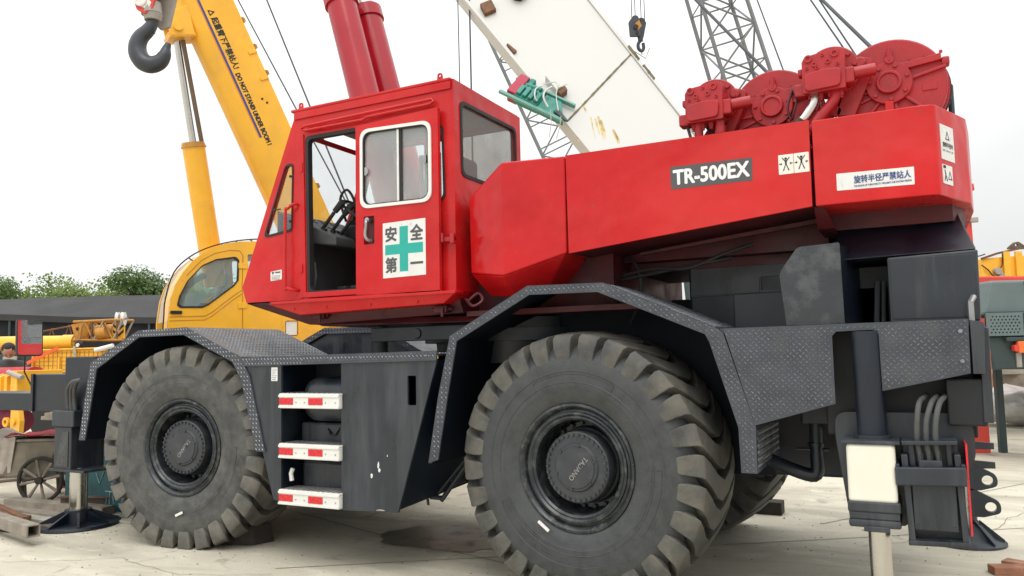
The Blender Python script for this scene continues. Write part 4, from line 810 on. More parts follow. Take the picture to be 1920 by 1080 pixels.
m.plate(fillet([(-2.482, 2.24), (-1.235, 2.23), (-1.235, 3.60), (-2.512, 3.612)], .05, 4), [fillet([(-2.452, 2.262), (-1.26, 2.25), (-1.26, 3.572), (-2.478, 3.582)], .05, 4)], SC, -.05, .004); m.build('door_seal', 'rubber_seal', crane)
m = MB(); m.prism([(-2.590, 3.64), (-2.525, 3.63), (-2.49, 2.21), (-2.555, 2.20)], SC, 0, .012, .004)
m.tube([(-2.53, .118, 3.672), (-2.49, .118, 3.655), (-1.86, .118, 3.652), (-1.82, .118, 3.668), (-1.20, .118, 3.675), (-1.165, .118, 3.69), (-1.18, .118, 3.712), (-1.84, .118, 3.705), (-2.49, .118, 3.695)], .012, 8, True); m.build('door_pillar', 'red', crane)
m = MB(); m.tube([(-2.585, .15, 3.02), (-2.60, .105, 3.02), (-2.665, .10, 2.985), (-2.69, .10, 2.94), (-2.69, .10, 2.335), (-2.665, .10, 2.295), (-2.60, .105, 2.275), (-2.58, .15, 2.275)], .013, 10, sub=3); m.build('grab_rail', 'red', crane)
m = MB()
for z in (3.30, 2.42): m.prism(fillet(rect(-2.553, -2.525, z, z + .08), .008), SC, .012, .020, .002)
m.build('door_catch', 'red', crane)
d = decal('maker_label', [(-2.905, 2.372), (-2.775, 2.382), (-2.775, 2.468), (-2.905, 2.455)], SC, 'sticker', cab, r=.008)
text('TADANO', SC, -2.855, 2.438, .015, 'ink', d, width=.065, off=.003, fat=.0006); q = MB(); q.prism([(-2.895, 2.452), (-2.87, 2.454), (-2.882, 2.43)], SC, .0015, .0025); q.prism([(-2.872, 2.45), (-2.862, 2.451), (-2.876, 2.428), (-2.882, 2.428)], SC, .0015, .0025)
for k in range(4): q.prism(rect(-2.893, -2.79 - .008 * (k % 2), 2.415 - k * .011, 2.418 - k * .011), SC, .0015, .0025)
q.build('print', 'label_grey', d)

# ---- sliding door, slid back
YD = .085; SD = side(YD)
win = fillet([(-1.850, 2.905), (-1.178, 2.895), (-1.178, 3.522), (-1.850, 3.545)], .085, 6)
hr = fillet(rect(-1.832, -1.725, 2.600, 2.830), .008)
m = MB(); m.plate([(-1.912, 2.195), (-1.108, 2.175), (-1.108, 3.625), (-1.912, 3.595)], [win, hr], SD, -.035, 0); dr = m.build('sliding_door', 'red', crane)
m = MB(); m.box(-1.835, -1.722, YD + .03, YD + .045, 2.597, 2.833); m.build('handle_recess', 'red_dark', dr)
m = MB(); m.tube([(-1.785, .105, 2.79), (-1.785, .06, 2.785), (-1.782, .05, 2.74), (-1.79, .05, 2.67), (-1.775, .06, 2.632), (-1.765, .10, 2.63)], .013, 10, sub=4); m.lathe([(0, .022), (.02, .022), (.024, .016), (.024, 0)], (-1.787, .085, 2.795), (0, -1, 0), 16); m.build('door_handle', 'steel', dr)
cxw, czw = -1.514, 3.217
inn = [(cxw + (a - cxw) * .955, czw + (b - czw) * .95) for a, b in win]; otw = [(cxw + (a - cxw) * 1.03, czw + (b - czw) * 1.03) for a, b in win]
m = MB(); m.plate(otw, [inn], SD, -.02, .012); m.build('window_frame', 'white', dr)
m = MB(); m.plate(inn, [[(cxw + (a - cxw) * .97, czw + (b - czw) * .97) for a, b in inn]], SD, -.02, .004); m.box(-1.482, -1.458, YD + .008, YD + .022, 2.91, 3.525); m.build('window_seal', 'rubber_seal', dr)
m = MB(); m.box(-1.500, -1.482, YD + .002, YD + .02, 2.91, 3.53); m.build('window_mullion', 'sticker', dr)
for k, (x0, x1) in enumerate(((-1.84, -1.482), (-1.482, -1.19))):
    poly = [(max(x0, min(x1, a)), b) for a, b in inn]; u = []
    for p in poly:
        if not u or (Vector(p) - Vector(u[-1])).length > 1e-4: u.append(p)
    m = MB(); m.plate(u, [], SD, -.018 - .008 * k, -.015 - .008 * k); m.build('door_glass', 'glass_dusty', dr)
for x, z in ((-1.815, 3.20), (-1.215, 3.23)):
    m = MB(); s_ = 1 if x < -1.5 else -1; m.prism(fillet([(x, z - .045), (x, z + .045), (x + s_ * .035, z + .015), (x + s_ * .035, z - .015)], .012), SD, -.01, .01, .003); m.build('window_latch', 'steel', dr)
d = decal('safety_sign', [(-1.640, 2.312), (-1.232, 2.318), (-1.232, 2.762), (-1.640, 2.755)], SD, 'sticker', dr)
q = MB(); cx, cz = -1.437, 2.537; a_, L_ = .040, .180
q.prism([(cx - a_, cz - L_), (cx + a_, cz - L_), (cx + a_, cz - a_), (cx + L_, cz - a_), (cx + L_, cz + a_), (cx + a_, cz + a_), (cx + a_, cz + L_), (cx - a_, cz + L_), (cx - a_, cz + a_), (cx - L_, cz + a_), (cx - L_, cz - a_), (cx - a_, cz - a_)], SD, .0015, .0025); q.build('green_cross', 'green_cross', d)
for ch, u, v, h, w in (('安', -1.612, 2.605, .115, .105), ('全', -1.372, 2.600, .118, .115), ('第', -1.612, 2.355, .118, .105), ('一', -1.372, 2.412, .010, .112)):
    text(ch, SD, u, v, h, 'label_grey', d, 'character', width=w, off=.003, fat=.0042)
m = MB(); m.prism(rect(-1.105, -.985, 2.565, 2.600), side(.13), 0, .02, .004); m.prism(rect(-1.02, -.985, 2.545, 2.62), side(.13), 0, .035, .004); m.cyl((-1.09, .10, 2.63), (-1.09, .10, 2.56), .012, seg=8); m.build('door_stop', 'red_dusty', crane)
m = MB(); m.box(-2.50, -1.10, .09, .15, 2.155, 2.175); m.box(-2.50, -1.10, .085, .095, 2.165, 2.19); m.box(-2.47, -1.92, .10, .15, 2.20, 2.245, .004); m.build('door_track', 'red', crane)
# sill beam below the cab
m = MB(); m.hexa([(-2.83, .045, 2.158), (-.93, .045, 2.170), (-1.07, .075, 2.085), (-2.50, .075, 2.055), (-2.83, .40, 2.158), (-.93, .40, 2.170), (-1.07, .40, 2.085), (-2.50, .40, 2.055)], .006)
m.box(-2.80, -.94, .035, .16, 2.155, 2.178, .003); m.build('cab_sill', 'red', crane)
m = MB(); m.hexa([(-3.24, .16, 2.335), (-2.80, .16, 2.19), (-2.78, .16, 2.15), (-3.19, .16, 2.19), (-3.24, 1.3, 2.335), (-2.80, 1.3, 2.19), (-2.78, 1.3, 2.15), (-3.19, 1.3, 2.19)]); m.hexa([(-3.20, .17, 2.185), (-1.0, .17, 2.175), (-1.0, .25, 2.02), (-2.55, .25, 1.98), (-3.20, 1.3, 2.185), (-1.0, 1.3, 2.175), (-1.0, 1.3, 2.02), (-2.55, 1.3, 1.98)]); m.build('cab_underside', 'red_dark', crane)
m = MB(); m.box(-2.13, -2.08, .165, .19, 2.085, 2.115, .004); m.box(-2.05, -1.99, .165, .19, 2.095, 2.12, .004); m.build('marker_lamp', 'sticker_cream', crane)
for i, x in enumerate((-2.55, -2.2, -1.75, -1.3)):
    m = MB(); m.bolt((x, .060, 2.11), (0, -1, -.2), .010, .010); m.build('bolt', 'red', crane)
m = MB(); m.tube([(-.95, .2, 2.12), (-.86, .16, 2.06), (-.80, .2, 2.10), (-.86, .24, 2.16), (-.94, .2, 2.09)], .012, 8, sub=5); m.build('cable_loop', 'red_dark', crane)
# ---- cab interior
m = MB(); m.hexa([(-2.98, .30, 2.74), (-2.30, .30, 2.66), (-2.30, .30, 2.735), (-2.98, .30, 3.03), (-2.98, 1.2, 2.74), (-2.30, 1.2, 2.66), (-2.30, 1.2, 2.735), (-2.98, 1.2, 3.03)], .012); m.box(-2.95, -2.62, .34, 1.2, 2.2, 2.80); ds = m.build('dashboard', 'dashboard', crane)
dfr = FR((-2.98, .30, 3.03), (.68, 0, -.295), Y_)
m = MB()
for i in range(9): m.prism(fillet(rect(.06 + (i % 2) * .10, .13 + (i % 2) * .10, .06 + i * .07, .10 + i * .07), .01), dfr, -.002, .006)
for i in range(6): m.lathe([(0, .022), (.022, .020), (.022, 0)], dfr(.55 + .02 * (i % 2), .06 + i * .09, 0), dfr.n, 14)
m.prism(rect(.36, .52, .30, .60), dfr, 0, .008); m.build('switches', 'black', ds, kind='stuff')
m = MB()
for k in range(3): 
    b0 = dfr(.44 + k * .05, .10 + k * .07, 0) - Z * .06; m.tube([b0, b0 + Vector((.10, -.02, .08)), b0 + Vector((.19, -.02, .17))], .017, 8, sub=3); m.cyl(b0 + Vector((.20, -.02, .18)), b0 + Vector((.29, -.02, .26)), .026, .032, 10)
m.build('control_lever', 'black_rubber', ds)
m = MB(); cw_ = Vector((-2.28, .62, 2.99)); ax = Vector((.62, 0, .78)).normalized(); e1 = ax.cross(Y_).normalized()
m.tube([cw_ + e1 * (.19 * math.cos(t)) + Y_ * (.19 * math.sin(t)) for t in [k * math.pi / 12 for k in range(24)]], .014, 8, True)
for t in (0.3, 2.4, 4.5): m.tube([cw_ - ax * .04, cw_ + e1 * (.18 * math.cos(t)) + Y_ * (.18 * math.sin(t))], .010, 6)
m.cyl(cw_ - ax * .30, cw_ - ax * .02, .05, .035, 14); m.build('steering_wheel', 'black_rubber', ds)
m = MB(); m.box(-2.42, -2.20, .55, .75, 2.72, 2.88, .03); m.tube([(-2.35, .5, 2.9), (-2.4, .48, 3.1), (-2.32, .48, 3.18), (-2.25, .5, 3.05), (-2.28, .5, 2.9)], .012, 8, sub=4); m.build('steering_column', 'black', ds)
m = MB(); m.box(-1.80, -1.32, .40, .95, 2.55, 2.68, .04, 3); m.hexa([(-1.40, .42, 2.6), (-1.28, .42, 2.6), (-1.16, .42, 3.12), (-1.26, .42, 3.12), (-1.40, .93, 2.6), (-1.28, .93, 2.6), (-1.16, .93, 3.12), (-1.26, .93, 3.12)], .03, 3); m.box(-1.30, -1.17, .52, .84, 3.13, 3.36, .045, 3); m.box(-1.72, -1.38, .5, .85, 2.21, 2.56, .02); m.build('operator_seat', 'seat_grey', crane)
m = MB(); m.plate([(-3.1, 2.22), (-1.08, 2.22), (-1.08, 2.78), (-2.95, 2.78)], [], side(1.285), 0, .01); m.box(-2.9, -2.86, .2, 1.28, 2.2, 2.75); m.build('interior_lining', 'interior_dark', crane)
m = MB()
for k in range(5): m.box(-2.06 + k * .05, -2.015 + k * .05, 1.235 + .012 * (k % 2), 1.255 + .012 * (k % 2), 2.75, 3.62, .006)
m.build('curtain', 'curtain', crane)
m = MB(); m.tube([(-2.50, .24, 2.24), (-2.47, .24, 2.40), (-2.485, .24, 2.52)], .01); m.tube([(-2.02, .3, 2.22), (-1.98, .3, 2.30), (-1.9, .3, 2.34)], .014, 8, sub=4); m.build('pedal_cable', 'hose', crane)
for x in (-2.45, -2.3): 
    m = MB(); m.box(x - .05, x + .05, .55, .68, 2.30, 2.33, .008); m.tube([(x, .62, 2.32), (x - .12, .62, 2.24)], .012); m.build('pedal', 'interior', crane)

# ================================================================== yellow truck crane behind
yc = thing('truck_crane', 'yellow truck crane with raised boom and rounded glass cab parked behind the red crane', 'crane', (-7.0, 5.6, 0))
YF = FR((-7.65, 3.77, 0), (.49, .87, 0), Z)
cabp = [(-.66, 1.75), (-.655, 2.30), (-.615, 2.64), (-.55, 2.86), (-.44, 3.06), (-.31, 3.23), (-.15, 3.37), (.0, 3.46), (.18, 3.535), (.40, 3.58), (1.02, 3.62), (1.06, 3.55), (1.06, 1.75)]
wn_ = fillet([(-.525, 2.54), (-.49, 2.69), (-.38, 2.92), (-.17, 3.165), (.03, 3.27), (.33, 3.325), (.385, 3.27), (.375, 2.95), (.31, 2.86), (-.07, 2.555), (-.16, 2.51), (-.47, 2.505)], .05, 3)
wn2 = fillet([(.52, 3.38), (.95, 3.40), (.95, 2.8), (.56, 2.8)], .04, 3)
m = MB(); m.plate(cabp, [wn_, wn2], YF, -.05, 0); ycab = m.build('cab_wall', 'yellow', yc)
m = MB(); m.plate(cabp, [wn_, wn2], YF, -1.05, -1.0); m.build('cab_wall', 'yellow', yc)
m = MB(); m.plate(wn_, [], YF, -1.03, -1.025); m.build('cab_window', 'glass_teal', yc)
for i in range(len(cabp) - 4, len(cabp) - 1): pass
m = MB()
for i in range(7, 11): (a, b), (c, d) = cabp[i], cabp[i + 1]; m.hexa([YF(a, b, -.004), YF(c, d, -.004), YF(c, d - .04, -.004), YF(a, b - .04, -.004), YF(a, b, -1.04), YF(c, d, -1.04), YF(c, d - .04, -1.04), YF(a, b - .04, -1.04)])
m.box(0, 0, 0, 0, 0, 0) if False else None
m.build('cab_roof', 'yellow', yc)
m = MB()
for i in range(1, 7): (a, b), (c, d) = cabp[i], cabp[i + 1]; m.face([YF(a + .01, b, -.42), YF(c + .01, d, -.42), YF(c + .01, d, -1.0), YF(a + .01, b, -1.0)])
m.build('cab_windscreen', 'glass_clear', yc)
m = MB()
for i in range(0, 7): (a, b), (c, d) = cabp[i], cabp[i + 1]; m.hexa([YF(a, b, -.004), YF(c, d, -.004), YF(c + .04, d - .02, -.004), YF(a + .04, b, -.004), YF(a, b, -.44), YF(c, d, -.44), YF(c + .04, d - .02, -.44), YF(a + .04, b, -.44)])
m.build('front_pillar', 'yellow', yc)
m = MB(); m.hexa([YF(.98, 1.75, -.05), YF(1.05, 1.75, -.05), YF(1.05, 3.55, -.05), YF(.98, 3.55, -.05), YF(.98, 1.75, -1.0), YF(1.05, 1.75, -1.0), YF(1.05, 3.55, -1.0), YF(.98, 3.55, -1.0)]); m.hexa([YF(-.6, 1.78, -.05), YF(1.0, 1.78, -.05), YF(1.0, 2.2, -.05), YF(-.6, 2.2, -.05), YF(-.6, 1.78, -1.0), YF(1.0, 1.78, -1.0), YF(1.0, 2.2, -1.0), YF(-.6, 2.2, -1.0)]); m.build('cab_base', 'interior', yc)
m = MB(); m.plate(wn_, [], YF, -.02, -.016); m.build('cab_window', 'glass_teal', yc)
m = MB(); m.plate(wn2, [], YF, -.02, -.016); m.build('cab_window', 'glass_teal', yc)
cx, cy = -.07, 2.92; inn = [(cx + (a - cx) * .955, cy + (b - cy) * .95) for a, b in wn_]; m = MB(); m.plate([(cx + (a - cx) * 1.02, cy + (b - cy) * 1.02) for a, b in wn_], [inn], YF, -.01, .008); m.build('window_seal', 'rubber_seal', yc)
m = MB(); ln = [(-.63, 2.36), (-.12, 2.38), (-.03, 2.43), (.30, 2.70), (.44, 2.80), (.45, 3.35), (.40, 3.43), (.24, 3.43), (.02, 3.37), (-.18, 3.25), (-.40, 3.0)]
m.tube([YF(a, b, .0) for a, b in ln], .007, 6); m.tube([YF(.45, 2.8, 0), YF(.45, 1.9, 0)], .006, 6); m.tube([YF(a, b - .06, 0) for a, b in ln[:5]], .006, 6); m.build('door_seam', 'yellow_dark', ycab)
for b in (3.19, 2.55):
    m = MB(); m.prism(fillet(rect(.38, .52, b - .045, b + .045), .01), YF, 0, .015, .003); m.build('door_hinge', 'yellow', ycab)
m = MB(); m.prism(fillet(rect(-.625, -.455, 2.405, 2.455), .018), YF, 0, .02, .004); m.build('door_handle', 'black', ycab)
m = MB(); m.tube([YF(*q, -.12) for q in ((-.72, 1.9), (-.695, 2.33), (-.675, 2.64), (-.56, 3.05), (-.33, 3.31), (-.01, 3.49), (.40, 3.61), (.85, 3.67))], .011, 8, sub=4)
for q in ((-.36, 3.29), (.13, 3.53), (.36, 3.59), (.58, 3.63), (.78, 3.65)): m.tube([YF(*q, -.08), YF(q[0] + .10, q[1] - .07, -.08)], .010, 6)
m.build('cab_guard_rail', 'black', yc)
m = MB(); m.hexa([YF(-.1, 2.5, -.5), YF(.2, 2.5, -.5), YF(.2, 2.62, -.5), YF(-.1, 2.62, -.5), YF(-.1, 2.5, -.9), YF(.2, 2.5, -.9), YF(.2, 2.62, -.9), YF(-.1, 2.62, -.9)], .03); m.hexa([YF(.18, 2.55, -.5), YF(.3, 2.55, -.5), YF(.36, 3.1, -.5), YF(.26, 3.1, -.5), YF(.18, 2.55, -.9), YF(.3, 2.55, -.9), YF(.36, 3.1, -.9), YF(.26, 3.1, -.9)], .03); m.tube([YF(-.40, 2.3, -.5), YF(-.36, 2.75, -.5), YF(-.15, 3.0, -.5), YF(.1, 3.1, -.5)], .05, 8, sub=3); m.build('cab_seat', 'seat_grey', yc)
# superstructure body and carrier
m = MB(); m.plate([(1.075, 1.6), (1.075, 2.62), (1.9, 2.40), (4.2, 2.40), (4.2, 1.6)], [fillet(rect(1.14, 1.36, 2.06, 2.32), .03)], YF, -.06, -.01); m.hexa([YF(a, b, c) for c in (-.35, -2.3) for a, b in ((1.3, 1.6), (4.1, 1.6), (4.1, 2.35), (1.3, 2.35))], .02); m.build('turntable_body', 'yellow', yc)
m = MB(); m.plate(rect(1.16, 1.34, 2.08, 2.30), [], YF, -.05, -.03); m.build('notice_panel', 'white', yc)
m = MB(); m.plate([(.46, 1.75), (1.07, 1.75), (1.07, 2.6), (.46, 2.6)], [], YF, -.0, .006); m.build('side_panel', 'yellow', ycab)
m = MB(); m.box(-11.0, -1.8, 4.9, 7.3, .95, 1.45, .03); m.box(-11.0, -1.8, 4.95, 7.25, 1.45, 1.55, .01); m.box(-7.5, -5.2, 4.9, 7.3, 1.5, 1.62, .02); m.build('carrier_deck', 'yellow_dark', yc)
for x in (-10.3, -8.9, -4.2, -2.8):
    for y in (5.05, 7.0):
        m = MB(); m.lathe([(-.16, .25), (-.17, .42), (-.13, .50), (.13, .50), (.17, .42), (.16, .25), (.05, .22), (.05, 0)], (x, y, .50), Y_, 28); whl = m.build('road_wheel', 'black_rubber', yc); m = MB(); m.lathe([(-.12, .26), (-.10, .2), (-.14, .1), (-.14, 0)], (x, y, .5), Y_, 20); m.build('rim', 'block_grey', whl)
m = MB(); m.lathe([(1.5, .6), (1.7, .6)], (-6.4, 6.1, 0), Z, 28); m.cyl((-6.4, 6.1, 1.4), (-6.4, 6.1, 1.75), .62, seg=28); m.build('slewing_ring', 'machine_dark', yc)
# boom
Bd = Vector((-.8, -1.41, 3.4)).normalized(); Bn = Vector((.87, -.49, 0)).normalized(); B0 = Vector((-7.06, 5.17, 4.14)) + Bn * .3; BF = FR(B0, Bd, Bn.cross(Bd))
sec = [(-.30, .0), (-.30, -.58), (.28, -.58), (.40, -.545), (.485, -.46), (.53, -.29), (.485, -.12), (.40, -.035), (.28, 0.0)]
def extr(mb, sec, u0, u1, fr=BF):
    A = [mb.bm.verts.new(fr(u0, a, b)) for a, b in sec]; B = [mb.bm.verts.new(fr(u1, a, b)) for a, b in sec]; n = len(sec)
    for i in range(n): mb.bm.faces.new((A[i], A[(i + 1) % n], B[(i + 1) % n], B[i]))
    mb.bm.faces.new(A); mb.bm.faces.new(B[::-1])
m = MB(); extr(m, sec, -2.2, 6.4); bo = m.build('boom', 'yellow', yc, smooth=32)
m = MB(); extr(m, [(a * .88 + .01, -.29 + (b + .29) * .88) for a, b in sec], 6.4, 11); m.build('boom_section', 'yellow', bo, smooth=32)
m = MB(); m.prism([(1.39, .226), (6.0, .226), (6.0, .262), (1.39, .262)], BF, 0, .003); m.build('blue_stripe', 'stripe_blue', bo)
m = MB(); m.prism([(1.39, .262), (6.0, .262), (6.0, .280), (1.39, .280)], BF, 0, .002); m.build('orange_stripe', 'stripe_orange', bo)
BT = FR(B0, -Bd, -(Bn.cross(Bd)))                                   # reading downward along the boom
text('△ 起重臂下严禁站人!', BT, -3.52, -.185, .115, 'ink', bo, width=.98, off=.003, fat=.004)
text('DO NOT STAND UNDER BOOM !', BT, -2.46, -.195, .075, 'ink', bo, width=1.22, off=.003, fat=.005)
m = MB(); m.cyl(BF(1.97, -.05, 0), BF(1.97, -.05, .004), .02, seg=10); m.cyl(BF(1.89, -.10, 0), BF(1.89, -.10, .004), .02, seg=10); m.cyl(BF(1.86, .15, .002), BF(1.86, .15, .006), .018, seg=10); m.build('grease_points', 'ink', bo)
m = MB()
for u in (3.2, 2.75, 2.3, .9, .3): m = MB(); m.prism([(u, -.31), (u + .10, -.31), (u + .08, -.35), (u + .02, -.35)], BF, -.06, .0); m.build('clip', 'yellow_dark', bo)
for u in (2.7, 2.25): m = MB(); m.prism(rect(u, u + .05, -.30, -.16), BF, 0, .02, .003); m.build('clip', 'yellow', bo)
m = MB(); m.prism([(3.22, .50), (3.70, .40), (3.62, .80), (3.30, .86)], BF, -.12, -.07, .006); m.prism([(3.22, .50), (3.70, .40), (3.62, .80), (3.30, .86)], BF, -.46, -.41, .006); m.prism([(3.20, .48), (3.30, .48), (3.36, .88), (3.28, .88)], BF, -.46, -.08, .006); m.cyl(BF(3.40, .70, -.03), BF(3.40, .70, -.50), .07, seg=20); m.prism([(3.60, .45), (4.4, .50), (4.4, .58), (3.62, .82)], BF, -.44, -.10, .006); m.build('cylinder_bracket', 'yellow', bo)
pt = BF(3.40, .70, -.27); pb = Vector((-8.08, 4.2, 2.9)); dd = (pt - pb).normalized()
L1 = (5.13 - pb.z) / dd.z
m = MB(); m.cyl(pb, pb + dd * L1, .175, seg=28); ly = m.build('lift_cylinder', 'yellow', yc); m = MB(); m.cyl(pb + dd * (L1 - .02), pb + dd * (L1 + .06), .195, .17, seg=28); m.build('gland', 'yellow_dark', ly)
m = MB(); m.cyl(pb + dd * L1, pt, .055, seg=24); m.build('piston_rod', 'chrome', ly)
m = MB(); m.cyl(pb + dd * (L1 - .2) + Vector((.10, .10, 0)), pt + Vector((.10, .06, -.15)), .035, seg=12); m.build('guide_rod', 'brown_rod', ly)

# stay wires beside the boom
def wire(name, label, pts, r, group=None, mat='cable', cat='cable'):
    m = MB(); m.tube(pts, r, 6); return tag(m.build(name, mat), label, cat, group)

# ================================================================== big hook hanging above the left
hk = thing('crane_hook', 'huge dark steel hook under a red and white striped block', 'hook', (-6.0, 1.2, 5.2))
HF = FR((-5.90, 1.22, 5.2), (.888, .459, 0), Z)
m = MB()                                                            # tapering ring-shaped hook, thick at the back
path = [(.015, .64), (.0, .55), (-.05, .475), (-.125, .40), (-.165, .30), (-.155, .19), (-.09, .09), (.01, .055), (.11, .09), (.165, .17), (.185, .25), (.21, .315)]
rad = [.065, .07, .082, .092, .102, .108, .108, .104, .092, .075, .05, .03]
m.tube([HF(a, b) for a, b in path], rad, 20, sub=5)
m.build('hook', 'hook_steel', hk, smooth=80)
m = MB(); m.hexa([HF(.035, .60, -.01), HF(.06, .60, -.01), HF(.042, .435, -.01), HF(.036, .435, -.01), HF(.035, .60, .02), HF(.06, .60, .02), HF(.042, .435, .02), HF(.036, .435, .02)]); m.build('safety_latch', 'hook_steel', hk)
m = MB(); m.cyl(HF(.015, .60), HF(.015, .68), .095, .11, seg=24); m.cyl(HF(.0, .68), HF(-.01, .82), .12, .11, seg=24); m.build('swivel', 'block_grey', hk)
m = MB(); pf = FR(HF(0, 0, .10), HF.u, Z); m.prism(fillet([(-.135, .70), (-.03, .64), (.055, .70), (.12, 1.0), (.12, 1.5), (-.30, 1.5), (-.24, 1.0)], .04), pf, -.03, .01, .006); ch = m.build('cheek_plate', 'signal_red', hk)
m = MB(); m.prism([(-.22, .98), (-.11, .74), (.005, .70), (.045, .78), (-.10, .95), (-.20, 1.16)], pf, .01, .014); m.prism([(-.28, 1.40), (-.20, 1.20), (.12, .92), (.12, 1.15)], pf, .01, .014); m.build('white_stripe', 'white', ch)
m = MB(); m.lathe([(.012, .075), (.03, .075), (.035, .065), (.035, .05), (.025, .045), (.025, 0)], pf(-.085, .805, 0), pf.n, 24); m.build('pin', 'white', ch)
m = MB(); pb2 = FR(HF(0, 0, -.16), HF.u, Z); m.prism(fillet([(.03, .55), (.15, .58), (.24, 1.0), (.24, 1.5), (-.16, 1.5), (-.13, .8)], .04), pb2, -.03, .02, .006); m.build('cheek_plate', 'block_grey', hk)
m = MB(); m.cyl(HF(-.02, 1.15, .07), HF(-.02, 1.15, -.13), .24, seg=32); m.build('sheave', 'block_grey', hk)
m = MB()
for a in (-.22, .18): m.tube([HF(a, 1.15, -.03), HF(a - .1, 9, -.03)], .014, 6)
m.build('hoist_rope', 'cable', hk)
wire('stay_wire', 'thin taut wire running down to the front roof corner of the red cab', [(-10.9, 6, 11.05), (-8.04, 6, 6.41), (-5.0, 6, 1.5)], .014, None)
wire('stay_wire', 'thin taut wire passing behind the open door of the red cab', [(-10.4, 6, 12.1), (-6.84, 6, 4.6), (-4.7, 6, .1)], .016, None)

# ================================================================== white leaning steel box, engine skid on its flank
wb = thing('steel_box_girder', 'huge white steel box girder leaning above the red body with rusty weld seams', 'girder', (1.0, 10.5, 0))
WF = FR((-3.40, 9.15, 7.05), (.889, .457, 0), (-.196, .382, .902))
ax = Vector((.505, -.863)); nr = Vector((.863, .505))                 # long axis down to the right, and across it
c0 = Vector((-.43, -1.07)); wd = 2.05
def P(s_, t_): a, b = Vector((-.43, -1.07)) + Vector((.489, -.872)) * s_, Vector((.94, .67)) + Vector((.42, -.907)) * s_; return tuple(a + (b - a) * (t_ / wd))
m = MB(); m.prism([P(-6.6, 0), P(2.5, 0), P(2.5, wd), P(-6.6, wd)], WF, -.30, 0, .015); wbp = m.build('box_plate', 'white_plate', wb)
m = MB(); m.prism([P(-6.6, wd), P(2.5, wd), P(2.5, wd + .07), P(-6.6, wd + .07)], WF, -.32, .035, .006); m.build('edge_flange', 'white_plate', wb)
m = MB(); m.prism([P(-6.6, -.06), P(2.5, -.06), P(2.5, .0), P(-6.6, .0)], WF, -.32, .03, .006); m.build('edge_flange', 'white_plate', wb)
rnd = random.Random(3); m = MB(); n = 26
up = [(t / n * wd, .015 + .018 * rnd.random()) for t in range(n + 1)]
m.prism([P(-b, a) for a, b in up] + [P(b * .7, a) for a, b in up[::-1]], WF, -.001, .010); m.build('weld_seam', 'moss_seam', wb)
m = MB()
for s0, s1 in ((-.18, .25), (.42, .85)):
    q = [(s0 + (s1 - s0) * i / 8, .012 + .02 * rnd.random()) for i in range(9)]; m.prism([P(a, wd + .05 - b) for a, b in q] + [P(a, wd + .075 + b * .5) for a, b in q[::-1]], WF, .0, .045); 
m.build('moss_patch', 'moss_seam', wb, kind='stuff')
m = MB()                                                            # rust runs below the seam
for (u, v, L) in ((.02, -.98, .55), (.10, -1.02, .42), (.16, -.96, .60), (.20, -1.05, .5), (-.12, -.62, .25), (.45, -1.36, .3), (.42, -1.3, .36), (-.30, -1.3, .3)):
    w_ = .010 + .014 * rnd.random(); m.prism([(u - w_, v), (u + w_, v), (u + w_ * .6 + .07 * rnd.random(), v - L * .6), (u + .06, v - L), (u + .01, v - L * .5)], WF, -.0005, .002)
m.build('rust_runs', 'rust_run', wb, kind='stuff')
m = MB(); m.prism([(-.82, -.02), (-.62, .05), (-.44, -.26), (-.62, -.40)], WF, 0, .16, .01); bk = m.build('bracket', 'white_plate', wb)
m = MB(); m.prism([(-.60, -.42), (-.44, -.28), (-.40, -.38), (-.54, -.52)], WF, 0, .14, .01); m.build('lug', 'rust', bk)
m = MB(); m.prism([P(-2.35, .02), P(-2.05, .02), P(-2.05, .10), P(-2.35, .05)], WF, 0, .05, .006); m.build('clip', 'rust', wb); m = MB(); m.prism([P(-3.6, .1), P(-3.3, .05), P(-3.2, .3), P(-3.5, .35)], WF, 0, .1, .02); m.build('clip', 'rust', wb)
m = MB(); m.prism([(-1.5, 2.7), (-1.4, 2.35), (-1.25, 2.3), (-1.1, 2.45), (-1.1, 2.8)], WF, 0, .2, .02); m.build('clip', 'wood_dark', wb)
m = MB(); m.tube([WF(1.0, .68, .08), WF(1.2, .45, .1), WF(1.3, .7, .14)], .012); m.build('bent_rod', 'block_grey', wb)
m = MB()                                                            # trestle the girder rests on, behind the red crane
foot = WF(*P(2.3, wd / 2), -.3)
for dx in (-.7, .7):
    for dy in (-.5, .5): m.tube([foot + Vector((dx * .4, dy * .4, .1)), Vector((foot.x + dx, foot.y + dy, 0))], .06, 8)
m.hexa([foot + Vector((a, b, c)) for c in (-.1, .15) for a, b in ((-.9, -.5), (.9, -.5), (.9, .5), (-.9, .5))]); m.build('trestle', 'machine_dark', wb)
es = thing('engine_skid', 'green engine skid with red radiator hanging at the lower edge of the white girder', 'engine', WF(-1.0, -.6, .2))
EF_ = FR(WF(-1.0, -.50, .12), (WF.u * .83 - WF.v * .56), WF.n.cross(WF.u * .83 - WF.v * .56))
EF = lambda a, b, c=0: EF_(a * .84, b * .84, c * .84)

